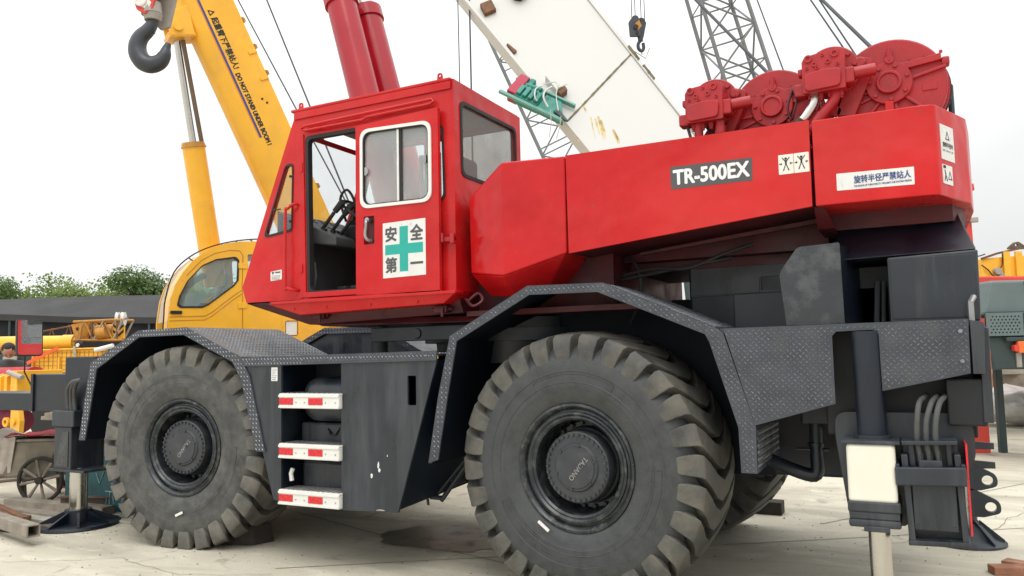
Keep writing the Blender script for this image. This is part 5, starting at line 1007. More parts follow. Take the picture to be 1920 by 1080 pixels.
def ebox(mb, a0, a1, b0, b1, c0, c1, bv=.01): mb.hexa([EF(a, b, c) for c in (c0, c1) for a, b in ((a0, b0), (a1, b0), (a1, b1), (a0, b1))], bv)
m = MB(); ebox(m, -.78, .92, -.42, -.34, .0, .08); ebox(m, -.70, .90, .18, .24, -.1, .02); sk = m.build('skid_rail', 'pale_green', es)
m = MB(); ebox(m, -.62, -.36, -.32, .30, -.25, .12, .02); m.build('radiator', 'engine_red', es)
m = MB(); ebox(m, -.42, .20, -.34, .05, -.2, .10, .02)
for k in range(4): ebox(m, -.38 + k * .15, -.27 + k * .15, -.30, -.02, .08, .17, .015)
for k in range(5): ebox(m, -.36 + k * .11, -.29 + k * .11, -.02, .13, .0, .10, .01)
m.cyl(EF(-.35, .1, .05), EF(.05, .12, .08), .05, seg=12); ebox(m, -.36, -.22, .10, .34, -.1, .08, .02); m.build('engine_block', 'engine_green', es)
m = MB(); m.hexa([EF(a, b, c) for c in (-.15, .05) for a, b in ((.20, -.36), (.92, -.36), (.60, .10), (.20, .10))], .01); m.build('fuel_tank', 'engine_green', es)
m = MB(); m.prism([(.52, -.235), (.82, -.32), (.88, -.30), (.59, -.15)], EF_, .045, .09); m.build('guard_strip', 'machine_dark', es)
m = MB(); m.tube([EF(.05, .15, .2), EF(.0, -.05, .25), EF(.12, -.28, .25), EF(.2, -.3, .2)], .014, 8, sub=4); m.tube([EF(.25, .25, .2), EF(.22, 0, .26), EF(.30, -.2, .26), EF(.5, -.33, .2)], .018, 8, sub=4); m.tube([EF(.35, .4, .2), EF(.45, .1, .2), EF(.75, -.3, .2)], .01, 6, sub=3); m.tube([EF(.05, .2, .2), EF(.25, .4, .22), EF(.4, .3, .22), EF(.5, .5, .2)], .010, 6, sub=3); m.build('hose', 'white_plate', es)
for a, b in (((.55, -.3), (.95, -1.0)), ((.85, -.35), (1.1, -.95))): 
    m = MB(); m.tube([EF(*a, .12), EF((a[0] + b[0]) / 2 + .03, (a[1] + b[1]) / 2, .14), EF(*b, .12)], .008, 6); m.build('loose_cable', 'block_grey', es)

# ================================================================== lattice booms
def lattice(name, label, p0, p1, w0, w1, n, rc, rl, side_v, mat='lattice_grey', group=None):
    t = thing(name, label, 'boom', (p0[0], p0[1], 0), group); p0, p1 = Vector(p0), Vector(p1); d = (p1 - p0).normalized(); a = Vector(side_v); a = (a - d * a.dot(d)).normalized(); b = d.cross(a)
    c = lambda s_, i: p0 + (p1 - p0) * s_ + (a * (1 if i in (0, 1) else -1) + b * (1 if i in (0, 3) else -1)) * (w0 + (w1 - w0) * s_) / 2
    for i in range(4): m = MB(); m.tube([c(0, i), c(1, i)], rc, 8); m.build('chord', mat, t)
    k = 0
    for s_ in range(n):
        s0, s1 = s_ / n, (s_ + 1) / n
        for i in range(4):
            j = (i + 1) % 4; m = MB(); q = (c(s0, i), c(s1, j)) if (s_ + i) % 2 == 0 else (c(s0, j), c(s1, i)); m.tube(q, rl, 6); m.build('lacing', mat, t)
        m = MB(); m.tube([c(s1, 0), c(s1, 1), c(s1, 2), c(s1, 3)], rl * .9, 6, True); m.build('batten', mat, t)
    return t
lattice('lattice_boom', 'grey lattice crane boom rising behind the green engine skid and white girder', (-4.9, 21.0, -.05), (-10.3, 17.2, 14.5), 1.7, 1.25, 15, .055, .026, (1, .4, 0))
lattice('lattice_boom', 'grey lattice crane boom rising above the middle of the red body beside the winches', (.15, 18.6, 0), (-2.75, 16.2, 13.2), 1.5, 1.15, 14, .055, .028, (.9, .45, 0))
for k in range(2): wire('hanging_cable', ('thinner of two dark cables hanging behind the red cab roof', 'thicker of two dark cables hanging behind the red cab roof')[k], [(-6.26 + k * .3, 9, 12), (-6.22 + k * .28, 9, 7.57), (-6.2 + k * .28, 9, .0)], .012 + .006 * k, 'cables behind the cab roof')

# small black hook block
bh = thing('hook_block', 'small black and yellow hook block hanging from four cables', 'hook block', (-2.58, 10.02, 7.7))
KF = FR((-2.58, 10.02, 8.2), (.888, .459, 0), Z)
for s_, c in ((-1, .10), (1, -.02)):
    m = MB(); m.prism(fillet([(s_ * .10 - .09, -.16), (s_ * .04 + .06, -.16), (s_ * .07 + .10, .16), (s_ * .07 + .04, .27), (s_ * .07 - .04, .27), (s_ * .10 - .11, .14)], .03), KF, c - .06, c + .02, .008); m.build('cheek_plate', 'hook_steel', bh)
m = MB(); m.prism([(-.08, .10), (.0, .17), (.05, .05), (-.03, -.05)], KF, .12, .124); m.build('yellow_mark', 'yellow_dark', bh)
m = MB(); m.cyl(KF(-.07, .02, .10), KF(-.07, .02, .15), .05, seg=16); m.cyl(KF(-.05, -.1, .1), KF(-.05, -.1, .14), .03, seg=12); m.build('sheave_pin', 'black', bh)
m = MB(); m.cyl(KF(.03, -.14, .03), KF(.03, -.24, .03), .06, .05, seg=14); m.tube([KF(.03, -.22, .03), KF(-.02, -.30, .03), KF(-.01, -.40, .03), KF(.05, -.44, .03), KF(.09, -.38, .03), KF(.08, -.28, .03)], .035, 10, sub=4); m.tube([KF(.05, -.46, .03), KF(.05, -.52, .03)], .01); m.build('hook', 'hook_steel', bh)
m = MB()
for a in (-.13, -.06, .06, .13): m.tube([KF(a, .2, .03), KF(a * .95, 6, .03)], .010, 6)
m.build('hoist_rope', 'cable', bh)

# ================================================================== shed and trees far left
sd = thing('net_covered_shed', 'long low shed covered in dark grey shade netting under the trees', 'shed', (-45, 27, 0))
ed = Vector((-35.4 + 44.5, 26.2 - 21.5, 0)).normalized(); en = Vector((-ed.y, ed.x, 0))
def SP(s_, t_, z): q = Vector((-44.5, 21.5, 0)) + ed * s_ + en * t_; return Vector((q.x, q.y, z))
m = MB()
for k in range(8):
    s0, s1 = -8 + k * 4.2, -8 + (k + 1) * 4.2; zr = lambda s_: 5.62 + .22 * math.sin(max(0, min(1, (s_ + 8) / 14)) * math.pi / 2) - .012 * max(0, s_ - 6); ze = lambda s_: 4.55 - .042 * s_ + .05 * math.sin(s_)
    m.hexa([SP(s0, 0, ze(s0)), SP(s1, 0, ze(s1)), SP(s1, 4, zr(s1)), SP(s0, 4, zr(s0)), SP(s0, 0, ze(s0) - .05), SP(s1, 0, ze(s1) - .05), SP(s1, 4, zr(s1) - .05), SP(s0, 4, zr(s0) - .05)])
m.build('roof', 'net_roof', sd)
m = MB()
for k in range(8):
    s0, s1 = -8 + k * 4.2, -8 + (k + 1) * 4.2; m.hexa([SP(s0, -.05, ze(s0) - .02), SP(s1, -.05, ze(s1) - .02), SP(s1, -.02, ze(s1) - .35), SP(s0, -.02, ze(s0) - .35), SP(s0, .0, ze(s0) - .02), SP(s1, .0, ze(s1) - .02), SP(s1, .03, ze(s1) - .35), SP(s0, .03, ze(s0) - .35)])
m.build('eave_band', 'net_roof', sd)
m = MB(); m.hexa([SP(-8, .25, 0), SP(25, .25, 0), SP(25, .25, 3.3), SP(-8, .25, 4.7), SP(-8, .5, 0), SP(25, .5, 0), SP(25, .5, 3.3), SP(-8, .5, 4.7)]); m.build('net_wall', 'net_wall', sd)
m = MB(); m.hexa([SP(-8, 4, 0), SP(25, 4, 0), SP(25, 4, 5.2), SP(-8, 4, 5.4), SP(-8, 8, 0), SP(25, 8, 0), SP(25, 8, 4.6), SP(-8, 8, 4.6)]); m.build('back_wall', 'net_wall', sd)
for k in range(9): m = MB(); m.cyl(SP(-7.5 + k * 4, .1, 0), SP(-7.5 + k * 4, .1, 4.2), .07, seg=8); m.build('post', 'machine_dark', sd)

def tree(x, y, h, rx, rz, mat, label, seed, n=2600, leaf=.30):
    n = int(n * 1.7); leaf *= .82
    r = random.Random(seed); t = thing('tree', label, 'tree', (x, y, 0), 'trees beyond the netted shed'); o = Vector((x, y, 0))
    m = MB(); m.tube([o, o + Vector((.1, .05, h * .35)), o + Vector((-.1, .1, h * .6))], [.26, .2, .14], 8)
    lobes = []
    for k in range(11):
        a = r.uniform(0, 6.28); rr = rx * r.uniform(.15, .72); c = o + Vector((rr * math.cos(a), rr * math.sin(a), h - rz * r.uniform(.35, 1.5))); lobes.append((c, rx * r.uniform(.30, .52)))
        m.tube([o + Vector((0, 0, h * .45)), (o + Vector((0, 0, h * .55)) + c) / 2, c], [.11, .06, .03], 6)
    lobes.append((o + Vector((0, 0, h - rx * .42)), rx * .42)); m.build('trunk', 'bark', t)
    g = MB()
    for k in range(n):
        c, R_ = r.choice(lobes); v = Vector((r.gauss(0, 1), r.gauss(0, 1), r.gauss(0, 1))).normalized(); p = c + Vector((v.x, v.y, v.z * .82)) * R_ * (r.random() ** .35) * r.uniform(.85, 1.12)
        nrm = (v + Vector((r.uniform(-.8, .8), r.uniform(-.8, .8), r.uniform(-.2, 1)))).normalized(); a = nrm.orthogonal().normalized(); b = nrm.cross(a); th = r.uniform(0, 6.28); a, b = a * math.cos(th) + b * math.sin(th), b * math.cos(th) - a * math.sin(th); s_ = leaf * r.uniform(.5, 1.15)
        g.bm.faces.new([g.bm.verts.new(q) for q in (p - a * s_ * .5, p + b * s_ * .28, p + a * s_ * .5, p - b * s_ * .28)])
    g.build('crown', mat, t, recalc=False)
tree(-61.5, 29.6, 8.6, 3.9, 2.8, 'leaf_dark', 'dark green broad tree at the far end of the netted shed', 1, 5200, .36)
tree(-57.6, 32.3, 7.2, 3.0, 2.2, 'leaf_mid', 'smaller green tree next to the dark broad tree at the shed end', 2, 3600)
tree(-55.0, 33.0, 7.9, 3.2, 2.4, 'leaf_light', 'light green tree over the high ridge of the netted shed', 3, 4000)
tree(-52.3, 34.3, 7.9, 3.1, 2.4, 'leaf_light', 'light yellowish tree between the ridge tree and the tall round tree', 4, 4000)
tree(-49.7, 35.2, 8.8, 3.1, 2.6, 'leaf_dark', 'tall round dark green tree standing highest behind the netted shed', 5, 5200, .34)
tree(-47.2, 36.4, 8.1, 3.1, 2.4, 'leaf_mid', 'green tree just behind the yellow cab guard rail', 6, 4000)
tree(-59.5, 36, 7.3, 3.4, 2.4, 'leaf_mid', 'half hidden tree behind the smaller green tree', 7, 3200)
rw_ = random.Random(9); g = MB()                                  # far belt of trees that reads as one mass
for k in range(15000):
    s_ = rw_.uniform(0, 1); bx_, by_ = -72 + 34 * s_, 34 + 16 * s_; top = 8.1 + .7 * math.sin(s_ * 37) + .5 * math.sin(s_ * 91 + 1) + .3 * math.sin(s_ * 211)
    p = Vector((bx_ + rw_.gauss(0, .5), by_ + rw_.gauss(0, 1.0), top - abs(rw_.gauss(0, 1.1)))); a = Vector((rw_.gauss(0, 1), rw_.gauss(0, 1), rw_.gauss(0, 1))).normalized(); b = a.orthogonal().normalized(); q = .30 * rw_.uniform(.5, 1.2)
    g.bm.faces.new([g.bm.verts.new(c) for c in (p - a * q * .5, p + b * q * .3, p + a * q * .5, p - b * q * .3)])
fw_ = g.build('far_wood', 'leaf_mid', None, recalc=False); fw_['kind'] = 'stuff'; fw_['label'] = 'low far belt of green trees along the horizon behind the shed'; fw_['category'] = 'trees'
tree(-56.4, 33.5, 7.2, 2.6, 2.0, 'leaf_mid', 'low tree filling the gap beside the light green ridge tree', 9, 2600)
tree(-53.6, 34.6, 7.5, 2.7, 2.0, 'leaf_light', 'low pale tree between the two light green ridge trees', 10, 2600)
tree(-48.6, 36.8, 7.5, 2.7, 2.0, 'leaf_mid', 'low tree beside the tall round dark green tree', 11, 2600)
tree(-54.0, 38, 7.6, 3.4, 2.4, 'leaf_mid', 'half hidden tree behind the light green ridge tree', 8, 3200)
def bar(name, label, cat, p0, p1, w, h, mat, z=0, roll=0, hollow=False, group=None):
    p0, p1 = Vector((*p0, z)), Vector((*p1, z)); d = (p1 - p0).normalized(); sdv_ = d.cross(Z); fr = FR(p0, sdv_, Z); L = (p1 - p0).length; m = MB()
    outl = rect(-w / 2, w / 2, 0, h)
    nrm = 1 if fr.n.dot(d) > 0 else -1
    m.plate(fillet(outl, .008, 2), [fillet(rect(-w / 2 + .012, w / 2 - .012, .012, h - .012), .004, 2)] if hollow else [], fr, 0, nrm * L); return tag(m.build(name, mat), label, cat, group)

# ================================================================== folded yellow crane at the left
fc = thing('folded_truck_crane', 'yellow truck crane lying low with its boom tube flat and rusty lattice jib folded', 'crane', (-14.5, 6, 0))
lf = FR((-14.8, 5.5, 0), (.888, .459, 0), Z)
m = MB(); m.cyl(lf(-4, 2.16), lf(.66, 2.135), .155, seg=28); bt = m.build('boom_tube', 'yellow', fc); m = MB(); m.cyl(lf(.50, 2.136), lf(.74, 2.134), .172, seg=28); m.cyl(lf(.74, 2.134), lf(.84, 2.133), .12, .08, seg=20); m.build('end_cap', 'yellow', bt)
m = MB(); m.prism([(.70, 2.50), (.98, 2.62), (.92, 2.22), (.80, 2.12)], lf, -.2, -.14, .006); m.plate([(.72, 2.52), (.96, 2.56), (.92, 2.2), (.84, 2.14)], [circ(.86, 2.42, .045, 14)], lf, .1, .14); m.build('hinge_plate', 'yellow_dark', fc)
jb_ = lambda s_, i: lf(.78 + 1.05 * s_, (2.58 + .03 * s_) if i in (0, 1) else (2.18 - .01 * s_), .12 if i in (0, 3) else -.35)
for i in range(4): m = MB(); m.tube([jb_(-.02, i), jb_(1, i)], .028, 8); m.build('jib_chord', 'yellow_dark', fc)
for k in range(5):
    for (i, j) in ((0, 3), (1, 2), (0, 1)):
        m = MB(); m.tube([jb_(k / 5, i if k % 2 else j), jb_((k + 1) / 5, j if k % 2 else i)], .020, 6); m.build('jib_lacing', 'yellow_dark' if k % 2 else 'steel_pale', fc)
for k in range(4): m = MB(); m.tube([jb_(.1 + k * .26, 0), jb_(.1 + k * .26, 3)], .022, 6); m.build('jib_post', 'rust', fc)
m = MB(); m.tube([lf(-3.5, 1.98, -.3), lf(-1.2, 2.22, -.3), lf(.78, 2.56, -.3)], .022, 6)
m.build('jib_head_chord', 'rust', fc)
for k in range(9): m = MB(); x = -1.0 + k * .19; m.tube([lf(x, 2.06 + .02 * k, -.3), lf(x + .09 * (1 if k % 2 else -1), 2.26 + .035 * k, -.3)], .013, 6); m.build('jib_head_lacing', 'rust', fc)
m = MB(); m.cyl(lf(1.05, 2.36, -.3), lf(1.45, 2.38, -.3), .16, seg=18); m.cyl(lf(1.28, 2.30, .1), lf(1.48, 2.35, .1), .13, seg=16); m.build('jib_winch', 'yellow_dark', fc)
m = MB(); m.prism(rect(1.55, 1.80, 2.20, 2.52), lf, -.05, .0, .01); cp = m.build('chevron_board', 'yellow', fc)
for k in range(2): m = MB(); z = 2.24 + k * .13; m.prism([(1.56, z + .10), (1.675, z), (1.79, z + .10), (1.79, z + .16), (1.675, z + .06), (1.56, z + .16)], lf, 0, .006); m.build('chevron', 'ink', cp)
for k in range(2): m = MB(); m.lathe([(-.035, .09), (-.03, .15), (0, .125), (.03, .15), (.035, .09), (.035, 0)], lf(1.66 + k * .12, 2.63, .0), (.75, .6, 0), 24); m.build('pulley', 'white', fc)
m = MB(); m.cyl(lf(1.58, 2.63, -.05), lf(1.90, 2.63, .05), .022, seg=10); m.build('pulley_axle', 'steel', fc)
m = MB(); m.lathe([(-.05, .10), (0, .12), (.05, .10), (.05, .05), (.02, .05), (.02, 0)], lf(.95, 2.07, .2), (0, -1, 0), 20); m.build('rope_sheave', 'black', fc); m = MB(); m.lathe([(0, .045), (.02, .04), (.02, 0)], lf(.95, 2.07, .27), (.2, -1, 0), 12); m.build('sheave_cap', 'white', fc)
m = MB(); m.plate(fillet(rect(.02, 1.6, 1.50, 1.97), .06), [], lf, .28, .30); gp = m.build('guard_panel', 'yellow', fc)
for k in range(17): m = MB(); x = .06 + k * .095; m.prism(rect(x, x + .008, 1.52, 1.95), lf, .305, .311); m.build('wire', 'yellow_dark', gp)
for k in range(5): m = MB(); z = 1.56 + k * .088; m.prism(rect(.05, 1.58, z, z + .008), lf, .311, .317); m.build('wire', 'yellow_dark', gp)
m = MB(); m.tube([lf(.02, 1.50, .33), lf(.03, 1.88, .33), lf(.12, 1.98, .33), lf(1.62, 2.0, .33)], .018, 8); m.prism(rect(.56, .60, 1.5, 1.82), lf, .31, .33); m.build('guard_frame', 'yellow', gp)
m = MB(); m.hexa([lf(-.34, 1.60, .4), lf(-.30, 1.54, .4), lf(.62, 2.0, .4), lf(.58, 2.05, .4), lf(-.34, 1.60, .41), lf(-.30, 1.54, .41), lf(.62, 2.0, .41), lf(.58, 2.05, .41)]); m.build('strap', 'orange_strap', fc)
m = MB(); m.hexa([lf(.90, 2.05, .36), lf(.95, 2.05, .36), lf(.98, 1.7, .36), lf(.93, 1.7, .36), lf(.90, 2.05, .37), lf(.95, 2.05, .37), lf(.98, 1.7, .37), lf(.93, 1.7, .37)]); m.build('strap', 'cloth_pale', fc)
m = MB(); m.cyl(lf(1.40, 1.95, .42), lf(1.78, 2.04, .42), .05, seg=16); m.build('white_tank', 'white', fc)
m = MB(); m.hexa([lf(a, b, c) for c in (.25, -1.6) for a, b in ((-4, .95), (2.2, .95), (2.2, 1.50), (-4, 1.50))], .02); m.hexa([lf(a, b, c) for c in (.2, -.8) for a, b in ((-.9, 1.5), (-.02, 1.5), (-.02, 1.95), (-.9, 1.9))], .02); m.build('carrier', 'machine_dark', fc)
m = MB(); m.hexa([lf(a, b, c) for c in (.32, .28) for a, b in ((-.62, 1.52), (-.32, 1.52), (-.32, 1.86), (-.62, 1.86))], .01); m.build('side_locker', 'block_grey', fc)
for x in (-2.6, -1.2, .4, 1.5): m = MB(); m.lathe([(-.15, .2), (-.16, .42), (-.1, .48), (.1, .48), (.16, .42), (.16, 0)], lf(x, .48, .1), lf.n, 22); m.build('road_wheel', 'black_rubber', fc)

# yellow winch unit with red drum behind the front beam
yw = thing('winch_unit', 'yellow winch frame with red rope drum behind the dark front beam', 'winch', (-9.6, 1.9, 0))
m = MB(); m.box(-10.4, -9.40, 1.9, 2.6, .55, .62, .01); m.build('base_plate', 'yellow', yw)
m = MB(); m.box(-10.4, -9.42, 1.85, 2.6, 1.16, 1.40, .01)
for x in (-9.95, -9.80, -9.65): m.hexa([(x - .045, 1.80, 1.16), (x + .045, 1.80, 1.16), (x + .03, 1.80, 1.52), (x - .03, 1.80, 1.52), (x - .045, 1.95, 1.16), (x + .045, 1.95, 1.16), (x + .03, 1.95, 1.56), (x - .03, 1.95, 1.56)], .01); m.box(x - .035, x + .035, 1.76, 1.82, 1.18, 1.26, .006)
m.box(-9.56, -9.40, 1.82, 2.5, 1.16, 1.60, .01); m.build('frame', 'yellow', yw)
m = MB(); m.cyl((-10.6, 2.15, 1.48), (-9.52, 2.15, 1.48), .17, seg=24); m.lathe([(0, .21), (.02, .21)], (-9.62, 2.15, 1.48), X, 28); m.build('upper_drum', 'drum_red', yw)
m = MB(); m.cyl((-9.62, 1.82, 1.58), (-9.28, 1.82, 1.50), .035, seg=12); m.build('idler', 'block_grey', yw)
m = MB(); m.cyl((-10.4, 2.05, .86), (-9.62, 2.05, .86), .17, seg=24)
for k in range(9): m.lathe([(-.02, .17), (0, .185), (.02, .17)], (-10.0 + k * .042, 2.05, .86), X, 20)
m.build('lower_drum', 'rope_purple', yw)
m = MB(); m.prism(fillet([(-9.58, .70), (-9.36, .68), (-9.34, .88), (-9.40, 1.12), (-9.56, 1.12)], .02), side(1.86), -.05, .02, .006); m.lathe([(0, .05), (.03, .05), (.03, 0)], (-9.47, 1.84, .87), (0, -1, 0), 14); m.lathe([(-.02, .07), (.02, .07), (.02, .035), (-.02, .035)], (-9.66, 1.84, .86), (0, -1, 0), 16, True); m.build('side_plate', 'yellow', yw)
for x in (-10.3, -9.5): m = MB(); m.box(x - .06, x + .06, 2.0, 2.5, 0, .56, .01); m.build('stand', 'machine_dark', yw)

# worker bending forward behind the winch
pn = thing('person', 'worker in dark grey jacket bending head down behind the yellow winch', 'person', (-10.6, 2.7, 0))
def skin(name, verts, edges, radii, mat, sub=2):
    me = bpy.data.meshes.new(name); me.from_pydata(verts, edges, []); o = link(name, me, pn); md = o.modifiers.new('skin', 'SKIN'); me.skin_vertices if me.skin_vertices else None
    bpy.context.view_layer.objects.active = o
    lay = me.skin_vertices[0].data if me.skin_vertices else None
    for v, r in zip(lay, radii): v.radius = (r, r) if not isinstance(r, tuple) else r
    lay[0].use_root = True
    sb = o.modifiers.new('sub', 'SUBSURF'); sb.levels = sub; sb.render_levels = sub
    dg = bpy.context.evaluated_depsgraph_get(); dg.update(); ev = bpy.data.meshes.new_from_object(o.evaluated_get(dg)); o.modifiers.clear(); o.data = ev; ev.materials.clear(); ev.materials.append(MATS[mat])
    for p_ in ev.polygons: p_.use_smooth = True
    return o
bx, by = -10.62, 2.45
def Q(f_, s_, z): return (bx + .78 * f_ + .5 * s_, by - .62 * f_ + .62 * s_, z + .10)        # forward toward the winch, sideways
V = [Q(-.12, 0, .98), Q(-.06, 0, 1.18), Q(.06, 0, 1.42), Q(.13, 0, 1.58), Q(.20, 0, 1.66),
     Q(.11, .20, 1.56), Q(.20, .30, 1.30), Q(.42, .22, 1.14), Q(.50, .20, 1.12), Q(.11, -.20, 1.56), Q(.20, -.30, 1.30), Q(.42, -.22, 1.14), Q(.50, -.20, 1.12),
     Q(-.10, .11, .90), Q(-.02, .13, .50), Q(-.06, .13, .10), Q(.12, .14, .04), Q(-.10, -.11, .90), Q(-.04, -.13, .50), Q(-.10, -.13, .10), Q(.08, -.14, .04)]
E_ = [(0, 1), (1, 2), (2, 3), (3, 4), (3, 5), (5, 6), (6, 7), (7, 8), (3, 9), (9, 10), (10, 11), (11, 12), (0, 13), (13, 14), (14, 15), (15, 16), (0, 17), (17, 18), (18, 19), (19, 20)]
Rr = [.15, .155, .17, .13, .07, .09, .062, .05, .042, .09, .062, .05, .042, .10, .075, .055, .05, .10, .075, .055, .05]
skin('body', V, E_, Rr, 'jacket')
bar('timber', 'timber board under the feet of the bending worker', 'timber', (-11.2, 2.75), (-10.1, 2.05), .6, .10, 'wood_grey')
hc = Vector(Q(.30, 0, 1.80)); m = MB(); m.lathe([(-.125, 0), (-.115, .045), (-.07, .080), (0, .092), (.06, .086), (.105, .055), (.122, 0)], hc, Vector((.52, -.44, .42)), 24); hd_ = m.build('head', 'skin', pn, smooth=80)
ha = Vector((.52, -.44, .42)).normalized(); fwd = Vector((.60, -.40, -.90)); fwd = (fwd - ha * fwd.dot(ha)).normalized(); sdv = ha.cross(fwd)
m = MB(); m.lathe([(-.045, .090), (-.02, .096), (.03, .100), (.075, .090), (.112, .060), (.132, 0)], hc - fwd * .020, ha, 24); m.build('hair', 'hair', hd_, smooth=80)
m = MB(); m.hexa([hc + fwd * .085 + sdv * -.012 + ha * .03, hc + fwd * .085 + sdv * .012 + ha * .03, hc + fwd * .085 + sdv * .018 - ha * .03, hc + fwd * .085 - sdv * .018 - ha * .03, hc + fwd * .098 - sdv * .006 + ha * .025, hc + fwd * .098 + sdv * .006 + ha * .025, hc + fwd * .118 + sdv * .010 - ha * .025, hc + fwd * .118 - sdv * .010 - ha * .025], .004); m.build('nose', 'skin', hd_)
for s_ in (-1, 1):
    m = MB(); m.lathe([(-.006, 0), (-.004, .022), (.004, .026), (.006, 0)], hc + sdv * s_ * .094 - ha * .005, sdv, 12); m.build('ear', 'skin', hd_)
    m = MB(); m.lathe([(0, .011), (.004, .009), (.005, 0)], hc + fwd * .083 + sdv * s_ * .034 + ha * .015, fwd, 10); m.build('eye', 'ink', hd_)
m = MB(); m.hexa([hc + fwd * .078 + sdv * a - ha * b + fwd * c for c in (0, .006) for a, b in ((-.022, .06), (.022, .06), (.020, .068), (-.020, .068))]); m.build('mouth', 'cloth_red', hd_)
for s_, k in ((1, 8), (-1, 12)):
    w_ = Vector(V[k]); f_ = Vector((.78, -.62, -.25)).normalized(); sv = Vector((.5, .62, 0)).normalized() * s_; m = MB(); m.hexa([w_ + sv * a + f_ * b + Z * c for c in (-.014, .014) for a, b in ((-.04, -.02), (.04, -.02), (.04, .08), (-.04, .08))], .012)
    for q, (off, L) in enumerate(((-.03, .06), (-.01, .075), (.01, .07), (.03, .055))): m.tube([w_ + sv * off + f_ * .07, w_ + sv * off + f_ * (.07 + L * .55) - Z * .012, w_ + sv * off + f_ * (.07 + L * .8) - Z * .045], .0095, 8)
    m.tube([w_ - sv * .04 + f_ * .01, w_ - sv * .065 + f_ * .05 - Z * .01, w_ - sv * .055 + f_ * .085 - Z * .03], .0105, 8); m.build('hand', 'skin', pn)

# ================================================================== hand cart and yard clutter at the left
ct = thing('hand_cart', 'old two wheeled metal tipping cart with spoked wheels and rags on top', 'cart', (-7.7, 1.0, 0))
cf_ = FR((-7.62, .95, 0), (.888, .459, 0), Z)
m = MB(); m.hexa([cf_(-.62, .74, .0), cf_(.36, .745, .0), cf_(.20, .34, .0), cf_(-.30, .31, .0), cf_(-.62, .74, -.72), cf_(.36, .745, -.72), cf_(.20, .34, -.6), cf_(-.30, .31, -.6)], .015); m.build('hopper', 'cart_metal', ct)
m = MB(); m.hexa([cf_(a, b, c) for c in (.025, -.745) for a, b in ((-.66, .74), (.40, .745), (.40, .775), (-.66, .77))], .006); m.build('rim', 'wood_grey', ct)
for c in (.02, -.7):
    m = MB(); m.tube([cf_(-.95, .22, c), cf_(-.35, .27, c), cf_(.40, .33, c)], .018, 8); m.build('shaft', 'steel_rusty', ct)
    m = MB(); m.tube([cf_(-.05, .28, c), cf_(-.03, .0, c)], .026, 8); m.build('leg', 'steel_rusty', ct)
m = MB(); m.tube([cf_(.18, .29, .06), cf_(.18, .29, -.8)], .02, 8); m.build('axle', 'steel_rusty', ct)
for c in (.07, -.79):
    for a in (.18, -.90):
        if a < 0 and c < 0: continue
        m = MB(); o = cf_(a, .285, c); m.tube([o + cf_.u * (.262 * math.cos(t)) + Z * (.262 * math.sin(t)) for t in [k * math.pi / 16 for k in range(32)]], .024, 8, True); m.lathe([(-.05, .045), (.05, .045), (.05, 0)], o, cf_.n, 14); wl_ = m.build('wheel', 'wood_dark', ct)
        for k in range(8): m = MB(); t = k * math.pi / 4 + .2; e = cf_.u * math.cos(t) + Z * math.sin(t); m.tube([o + e * .03, o + e * .25], [.014, .020], 6); m.build('spoke', 'wood_grey', wl_)
def rag(name, label, fr, nx, ny, sx, sy, hfun, mat):
    m = MB(); vv = [[m.bm.verts.new(fr(*hfun(i / nx, j / ny))) for j in range(ny + 1)] for i in range(nx + 1)]
    for i in range(nx):
        for j in range(ny): m.bm.faces.new((vv[i][j], vv[i + 1][j], vv[i + 1][j + 1], vv[i][j + 1]))
    o = m.build(name, mat, None, smooth=80); md = o.modifiers.new('thick', 'SOLIDIFY'); md.thickness = .012; tag(o, label, 'cloth'); return o
rr_ = random.Random(5)
rag('red_cloth', 'crumpled red cloth lying over the cart rim', cf_, 14, 8, 1, 1, lambda i, j: (-.30 + .72 * i, .79 + .035 * math.sin(9 * i + 5 * j) * math.sin(3.1 * j + .5) + .03 * math.sin(3.14 * i) + .012 * rr_.random(), .03 - .5 * j), 'cloth_red')
rag('pale_cloth', 'stained pale cloth hanging down the side of the cart', cf_, 6, 16, 1, 1, lambda i, j: (-.36 + .20 * i - .10 * max(0, j - .3), (.80 - .0 * j) if j < .25 else .80 - (j - .25) * .58 + .008 * math.sin(9 * i), -.15 + .19 * min(1, j / .25) + .010 * math.sin(12 * i + 3 * j) - .06 * max(0, j - .3)), 'cloth_pale')
rag('grey_sack', 'grey sack heaped at the back of the cart', cf_, 10, 8, 1, 1, lambda i, j: (-.62 + .30 * i, .78 + .10 * math.sin(3.14 * i) * math.sin(3.14 * j) + .01 * rr_.random(), -.10 - .35 * j), 'cloth_pale')
rag('red_rag', 'dark red rag over the outer corner of the cart', cf_, 6, 10, 1, 1, lambda i, j: (-.80 + .18 * i, .77 - .45 * j * j + .012 * math.sin(8 * i + 2 * j), .06 - .25 * (1 - j) * .5), 'cloth_red')
bar('square_tube', 'weathered square steel tube lying with its open end toward the front wheel', 'steel tube', (-7.35, .02), (-5.28, -.42), .115, .115, 'wood_grey', .085, hollow=True)
bar('steel_bar', 'long rusty flat bar under the square tube', 'steel bar', (-8.0, .05), (-5.75, .12), .11, .05, 'steel_rusty')
bar('steel_bar', 'pale long bar next to the rusty flat bar', 'steel bar', (-8.0, .30), (-6.05, .27), .14, .06, 'steel_pale')
bar('timber', 'grey timber at the back of the bars beside the outrigger float', 'timber', (-8.2, .55), (-6.1, .52), .15, .05, 'wood_grey')
bar('timber', 'brown board lying on the steel bars', 'timber', (-7.6, .32), (-6.35, .16), .10, .03, 'rust', .062)
